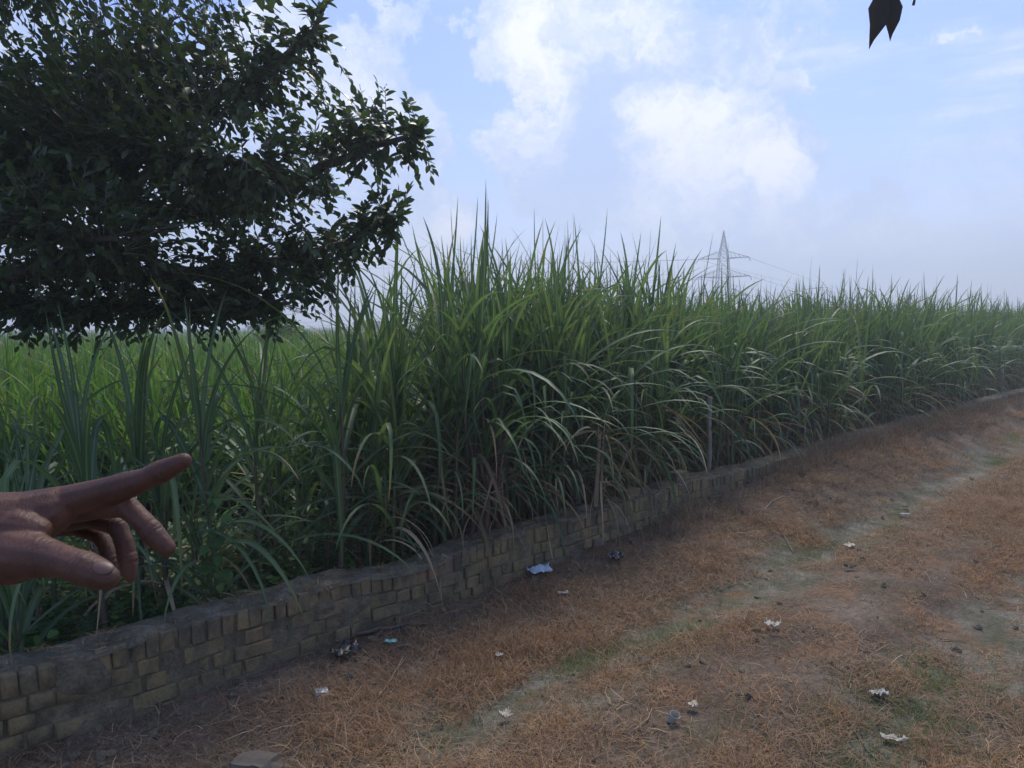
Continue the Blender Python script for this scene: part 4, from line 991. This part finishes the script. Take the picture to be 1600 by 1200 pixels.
# ------------------------------------------------------------------ litter on the track
def on_ground(px, py, dz=0.0):
    g = G(px, py); g.z = gh(g.x, g.y)+dz; return g
def crumpled(name, px, py, w, l, h, mat, label, cat, seed, rot=0.0, group=None, curl=0.0):
    r = np.random.default_rng(seed); n = 9; V = []
    for i in range(n):
        for j in range(n):
            a, b = i/(n-1)-.5, j/(n-1)-.5; V.append((a*w+r.normal(0, w*.03), b*l+r.normal(0, l*.03), abs(r.normal(0, h*.5))+curl*(a*a)*2.5*h+h*.15))
    Q = [(i*n+j, (i+1)*n+j, (i+1)*n+j+1, i*n+j+1) for i in range(n-1) for j in range(n-1)]
    me = mesh_np(name, V, Q, mat, smooth=False); o = obj(name, me); o.location = on_ground(px, py, .02); o.rotation_euler = (0, 0, rot)
    md = o.modifiers.new('thickness', 'SOLIDIFY'); md.thickness = .0012; tag(o, label, cat, group); return o
crumpled('plastic_wrapper', 843, 909, .17, .12, .05, M_BLUE, 'large pale blue-white plastic wrapper lying near the foot of the wall', 'wrapper', 1, .4, curl=.5)
crumpled('paper_scrap', 880, 936, .075, .045, .014, M_PAPER, 'small flat paper scrap right below the large pale blue wrapper', 'paper', 2, .3)
crumpled('paper_scrap', 1207, 991, .09, .06, .03, M_PAPER, 'crumpled white paper scrap in the near wheel rut, right of the green grass patch', 'paper', 3, -.5, curl=.6)
crumpled('paper_scrap', 1372, 1088, .09, .06, .02, M_PAPER, 'bright folded white paper on the green patch at the lower right', 'paper', 4, .1)
crumpled('paper_scrap', 1328, 850, .10, .07, .02, M_PEEL, 'pale paper scrap in the upper rut, farthest of the scraps', 'paper', 5, .5)
crumpled('paper_scrap', 1328, 894, .09, .05, .03, M_STONE, 'dull brownish scrap directly below the farthest pale scrap', 'paper', 6, .2, curl=.5)
crumpled('paper_scrap', 1008, 1034, .07, .045, .02, M_STONE, 'small grey scrap between the green grass patches and the bottom edge', 'paper', 7, .2)
crumpled('paper_scrap', 780, 1026, .05, .035, .014, M_PAPER, 'tiny white scrap in the dead grass below the long dry stalk', 'paper', 8)
crumpled('teal_wrapper', 611, 1010, .075, .04, .016, M_TEAL, 'small teal wrapper near the dead branch at the foot of the wall', 'wrapper', 9, .1)
crumpled('dark_bag', 540, 1030, .17, .11, .05, M_DARKBAG, 'dark blue-black plastic bag against the foot of the wall', 'bag', 10, .7, curl=.3)
crumpled('dark_bag', 962, 890, .14, .10, .05, M_DARKBAG, 'small dark bag beneath the drooping withered leaves', 'bag', 11, .7, curl=.3)
crumpled('pale_rag', 962, 884, .05, .03, .02, M_BLUE, 'tiny pale rag lying beside the small dark bag', 'rag', 12, .7)
crumpled('dry_husk', 1397, 1147, .12, .035, .018, M_PEEL, 'curved dry husk near the lower right corner', 'husk', 13, -.35, curl=.6)
crumpled('dry_husk', 1082, 1122, .05, .04, .02, M_PEEL, 'small curled dry husk just above the white cup', 'husk', 14, .5, curl=.5)
crumpled('paper_scrap', 1415, 790, .07, .04, .02, M_STONE, 'small pale scrap beside the far grassy clod', 'paper', 15, .5)
crumpled('dry_husk', 790, 1115, .06, .05, .03, M_PEEL, 'pale curled husk in the matted grass at the bottom, left of the white cup', 'husk', 16, .5, curl=.5)
def cup():
    t = on_ground(1051, 1142, 0); b = bmesh.new(); bmesh.ops.create_cone(b, cap_ends=False, segments=16, radius1=.020, radius2=.029, depth=.05)
    ri = [v for v in b.verts if v.co.z > 0]; low = [v for v in b.verts if v.co.z < 0]; b.faces.new([v for v in sorted(low, key=lambda v: math.atan2(v.co.y, v.co.x))])
    me = bpy.data.meshes.new('cup'); b.to_mesh(me); b.free(); me.materials.append(M_PAPER); o = obj('crushed_cup', me); o.location = t+Vector((0, 0, .027)); o.rotation_euler = (.5, .25, .4); o.scale = (1, .85, 1)
    md = o.modifiers.new('t', 'SOLIDIFY'); md.thickness = .0018; tag(o, 'small white disposable cup lying in the mud near the bottom edge', 'cup')
cup()
from mathutils import noise as mnoise
def block(px, py, s, mat, label, name, cat, seed, sub=2, sc=(1, .8, .6)):
    r = random.Random(seed); b = bmesh.new(); bmesh.ops.create_cube(b, size=1); bmesh.ops.subdivide_edges(b, edges=b.edges, cuts=5, use_grid_fill=True)
    for v in b.verts:
        n = v.co.normalized()*.60; v.co = v.co.lerp(n, .5)+mnoise.noise_vector(v.co*2.2+Vector((seed*7, 0, 0)))*.12+mnoise.noise_vector(v.co*7)*.035; v.co = Vector((v.co.x*s*sc[0], v.co.y*s*sc[1], v.co.z*s*sc[2]))
    me = bpy.data.meshes.new(name); b.to_mesh(me); b.free(); me.materials.append(mat); o = obj(name, me); o.location = on_ground(px, py, s*sc[2]*.22); o.rotation_euler = (.1, .1, r.uniform(0, 3)); tag(o, label, cat); return o
block(502, 1088, .072, M_PLASTIC, 'milky translucent plastic tub lying in the dead grass below the wall', 'plastic_tub', 'tub', 1, sc=(1, .8, .62))
block(400, 1204, .20, M_STONE, 'rounded earthy stone cut by the bottom edge, left of centre', 'stone', 'stone', 2)
block(930, 868, .15, M_STONE, 'grey stone under the drooping withered leaves at the wall', 'stone', 'stone', 4)
block(895, 880, .13, M_STONE, 'low rounded clod at the wall foot, left of the grey stone', 'stone', 'stone', 5)
block(1414, 803, .10, M_PEEL, 'pale clod lying where the far rut begins', 'stone', 'stone', 6)
def stick(pix, r, label, name='dry_stick', cat='stick', lift=.01, mat=None, forks=()):
    pts = []
    for q in pix:
        z = q[2] if len(q) > 2 else 0
        if z == 0: p = on_ground(q[0], q[1], lift)
        else: p = G(q[0], q[1], z)
        pts.append(p)
    dense = []
    for i in range(len(pts)-1):
        for k in range(4): dense.append(pts[i].lerp(pts[i+1], k/4)+Vector((random.uniform(-1, 1), random.uniform(-1, 1), random.uniform(0, 1)))*r*.6)
    dense.append(pts[-1]); o0 = dense[0].copy(); a = Acc(); n = len(dense); a.tube([tuple(p-o0) for p in dense], [r*(1-.5*i/n) for i in range(n)], 5)
    for f in forks:
        fp = [on_ground(q[0], q[1], lift) for q in f]; a.tube([tuple(p-o0) for p in fp], [r*.6]*(len(fp)-1)+[r*.3], 5)
    o = obj(name, a.mesh(name, mat or M_STICK)); o.location = o0; tag(o, label, cat)
stick([(590, 1092), (612, 1062), (630, 1030)], .006, 'short straight pale stick in the dead grass below the wall', forks=[((620, 1050), (637, 1028))])
stick([(690, 866, .42), (740, 900), (790, 938), (822, 964)], .0045, 'long thin dry stalk running from the wall top down onto the track', 'dry_stalk', 'stalk', .015)
stick([(548, 1000), (590, 992), (640, 985), (672, 983)], .016, 'dead knobbly branch lying along the foot of the wall', 'dead_branch', 'branch', .02, M_BARK, forks=[((600, 990), (585, 1005)), ((625, 986), (640, 1000))])
stick([(1098, 828), (1108, 815), (1150, 806), (1180, 802)], .006, 'bent pale cane stem lying left of the other bent stem on the verge', forks=[((1106, 816), (1110, 826))])
stick([(1192, 820), (1205, 808), (1222, 802), (1260, 799)], .006, 'hooked pale cane stem lying on the verge beyond the left bent stem')
stick([(1215, 833), (1228, 845), (1240, 861)], .006, 'short curved stem with a thick end on the verge below the hooked stem')
stick([(1012, 790), (1030, 812), (1046, 830), (1078, 836)], .004, 'thin angled dry stalk on the verge right of the withered leaves', 'dry_stalk', 'stalk')
stick([(1062, 866), (1076, 852), (1087, 841)], .004, 'tiny forked straw on the verge below the thin angled stalk')
stick([(1468, 996), (1490, 995), (1512, 996)], .005, 'short pale straight twig in the second rut at the right')
stick([(988, 1158), (1012, 1140), (1018, 1122)], .004, 'grey curved twig left of the white cup')
stick([(700, 1196), (730, 1175), (760, 1180)], .004, 'angled straw cut by the bottom edge in the middle')
stick([(745, 1182), (775, 1165), (805, 1152)], .004, 'long straw running up right from the bottom edge in the middle')
stick([(1325, 1078), (1330, 1062), (1334, 1050)], .003, 'upright grey straw left of the bright folded paper')
stick([(1330, 1130), (1355, 1160), (1385, 1185)], .004, 'thin straw slanting down to the lower right corner area')
stick([(210, 1178), (222, 1162), (218, 1150)], .003, 'small twig in the grass near the lower left')
def wire_loop():
    c = on_ground(217, 1194, .03); a = Acc(); pts = [(.05*math.cos(q), .03*math.sin(q), .02*math.sin(q*.5)+.01) for q in np.linspace(0, 5.6, 18)]; a.tube(pts, .0016, 5)
    o = obj('wire_loop', a.mesh('wire_loop', M_STONE)); o.location = c; tag(o, 'pale looped wire at the bottom edge near the lower left', 'wire')
wire_loop()

# ------------------------------------------------------------------ the pointing hand
def skin_mat():
    m, t, b, out = new_mat('skin'); n = tnoise(t, 26, 5, .6); n2 = tnoise(t, 260, 4, .7); n3 = tnoise(t, 55, 4, .6, sc=(3.0, 1, 1))
    c = ramp(t, n.outputs['Fac'], [(.3, (.060, .026, .017)), (.55, (.10, .044, .028)), (.75, (.145, .070, .045))])
    t.links.new(c, b.inputs['Base Color']); b.inputs['Roughness'].default_value = .55; b.inputs['Specular IOR Level'].default_value = .35
    b.inputs['Subsurface Weight'].default_value = .12; b.inputs['Subsurface Radius'].default_value = (.01, .004, .002); b.inputs['Subsurface Scale'].default_value = .5
    bump(t, b, mathn(t, 'ADD', mathn(t, 'MULTIPLY', n2.outputs['Fac'], .5), n3.outputs['Fac']), .6, .002); return m
def build_hand():
    J = lambda px, py, D, rp: (P(px, py, D), rp*D/F)
    ch = {
        'arm': [J(-420, 905, .60, 84), J(-250, 880, .59, 80), J(-110, 855, .58, 70), J(-40, 850, .575, 64), J(10, 842, .575, 60)],
        'palm1': [J(-20, 825, .575, 58), J(40, 812, .58, 46), J(80, 798, .585, 38), J(104, 784, .59, 27)],
        'palm2': [J(-20, 840, .60, 56), J(40, 812, .61, 40), J(95, 794, .615, 28)],
        'palm3': [J(-20, 850, .62, 50), J(40, 830, .64, 36), J(85, 808, .645, 25)],
        'palm4': [J(-20, 860, .63, 48), J(35, 842, .665, 32), J(75, 818, .67, 23)],
        'thenar': [J(-30, 865, .57, 58), J(20, 868, .555, 48), J(60, 866, .545, 32)],
        'web': [J(30, 830, .565, 38), J(60, 830, .56, 22)],
        'index': [J(104, 784, .59, 27), J(150, 772, .585, 24), J(200, 758, .58, 21.5), J(225, 749, .578, 18.5), J(252, 737, .575, 18.5), J(272, 727, .573, 16), J(287, 720, .572, 13.5)],
        'middle': [J(95, 794, .615, 28), J(150, 792, .60, 21), J(196, 790, .59, 18.5), J(214, 806, .588, 17), J(236, 830, .586, 18), J(250, 846, .585, 17), J(261, 856, .585, 14.5)],
        'ring': [J(85, 808, .645, 25), J(140, 808, .625, 18), J(184, 822, .61, 14.5), J(194, 846, .607, 14.5), J(199, 872, .605, 15), J(202, 894, .603, 12.5), J(204, 901, .603, 10)],
        'little': [J(75, 818, .67, 23), J(120, 822, .65, 16), J(158, 838, .635, 12), J(166, 856, .632, 12), J(172, 876, .63, 11.5), J(176, 888, .63, 9)],
        'thumb': [J(40, 868, .55, 40), J(75, 872, .54, 30), J(105, 879, .53, 26.5), J(132, 888, .525, 27), J(152, 896, .522, 26), J(168, 903, .52, 20)],
    }
    me = bpy.data.meshes.new('hand'); bm = bmesh.new()
    for k, pts in ch.items():
        for i in range(len(pts)-1):
            (p, a), (q, b) = pts[i], pts[i+1]; n = max(2, int((q-p).length/(min(a, b)*.22))+1)
            for j in range(n+1):
                f = j/n; m = Matrix.Translation(p.lerp(q, f)) @ Matrix.Scale(a+(b-a)*f, 4); bmesh.ops.create_icosphere(bm, subdivisions=2, radius=1, matrix=m)
    # fill the palm between the metacarpals
    c = [ch['palm1'], ch['palm2'], ch['palm3'], ch['palm4']]
    for a_ in range(3):
        A, B_ = c[a_], c[a_+1]
        for i in range(min(len(A), len(B_))-0):
            p, ra = A[min(i, len(A)-1)]; q, rb = B_[min(i, len(B_)-1)]
            for f in (.25, .5, .75): bmesh.ops.create_icosphere(bm, subdivisions=2, radius=1, matrix=Matrix.Translation(p.lerp(q, f)) @ Matrix.Scale((ra+(rb-ra)*f)*.95, 4))
    bm.to_mesh(me); bm.free(); me.materials.append(skin_mat())
    tmp = obj('hand_tmp', me); rm = tmp.modifiers.new('r', 'REMESH'); rm.mode = 'VOXEL'; rm.voxel_size = .0012; sm = tmp.modifiers.new('s', 'SMOOTH'); sm.iterations = 9; sm.factor = .5
    dg = bpy.context.evaluated_depsgraph_get(); out = bpy.data.meshes.new_from_object(tmp.evaluated_get(dg)); out.name = 'hand'
    bpy.data.objects.remove(tmp); out.polygons.foreach_set('use_smooth', np.ones(len(out.polygons), bool))
    if not out.materials: out.materials.append(me.materials[0])
    out.update(); vs_ = out.vertices; nr = [v.normal.copy() for v in vs_]
    co = np.array([tuple(v.co) for v in vs_]); off = np.zeros(len(co)); rr_ = random.Random(6)
    for key, idx in (('index', (2, 4)), ('middle', (2, 4)), ('ring', (2, 4)), ('little', (2, 4)), ('thumb', (1, 3))):
        for i_ in idx:
            p = np.array(tuple(ch[key][i_][0])); rad = ch[key][i_][1]; ax = (ch[key][i_+1][0]-ch[key][i_-1][0]).normalized(); d = (co-p) @ np.array(tuple(ax)); rd_ = np.linalg.norm(co-p-d[:, None]*np.array(tuple(ax)), axis=1)
            w = (rd_ < rad*1.35)
            for dd in (-.0042, 0.0, .0036): off -= w*.00055*rr_.uniform(.6, 1.3)*np.exp(-((d-dd+.0006*np.sin(co[:, 2]*900))/.0010)**2)
            off += w*.0007*np.exp(-(d/.007)**2)
    for i_ in range(len(co)): vs_[i_].co = vs_[i_].co+nr[i_]*float(off[i_])
    org = P(-40, 850, .575); out.transform(Matrix.Translation(-org)); o = obj('hand', out); o.location = org
    tag(o, 'brown hand reaching in from the left, index finger pointing right and thumb lowered', 'hand')
    def nail(px, py, D, ax, w, l, nrm, lift):
        b = bmesh.new(); bmesh.ops.create_uvsphere(b, u_segments=12, v_segments=8, radius=1); n = Vector(nrm).normalized(); x = Vector(ax); x = (x-n*x.dot(n)).normalized(); y = n.cross(x)
        M = Matrix(((x.x, y.x, n.x), (x.y, y.y, n.y), (x.z, y.z, n.z))); p = P(px, py, D)+n*lift-org
        for v in b.verts: v.co = M @ Vector((v.co.x*l, v.co.y*w, v.co.z*.0016-.25*(v.co.y**2)*w*.9))+p
        e = bpy.data.meshes.new('nail'); b.to_mesh(e); b.free(); e.polygons.foreach_set('use_smooth', np.ones(len(e.polygons), bool)); e.materials.append(M_NAIL); obj('nail', e, o)
    nail(163, 898, .521, (1, 0, -.35), .0058, .0072, (.25, -.55, .8), .0088)
build_hand()

# ------------------------------------------------------------------ haze volume, added partly to imitate a veil of window glare
def haze():
    m = bpy.data.materials.new('haze'); m.use_nodes = True; t = m.node_tree; t.nodes.clear(); out = N(t, 'ShaderNodeOutputMaterial'); v = N(t, 'ShaderNodeVolumePrincipled')
    v.inputs['Color'].default_value = (.86, .94, 1, 1); v.inputs['Density'].default_value = HAZE_D; v.inputs['Anisotropy'].default_value = .45; t.links.new(v.outputs[0], out.inputs['Volume'])
    x0, x1, y0, y1, z0, z1 = -420, 420, -30, 420, -1.5, 34
    V = [(x, y, z) for x in (x0, x1) for y in (y0, y1) for z in (z0, z1)]; Q = [(0, 1, 3, 2), (4, 6, 7, 5), (0, 4, 5, 1), (2, 3, 7, 6), (0, 2, 6, 4), (1, 5, 7, 3)]
    o = obj('haze', mesh_np('haze', V, Q, m, smooth=False)); o['kind'] = 'stuff'; tag(o, 'thin milky haze added over the field, partly imitating window glare', 'haze')
HAZE_D = 0.0036
if HAZE_D > 0: haze()
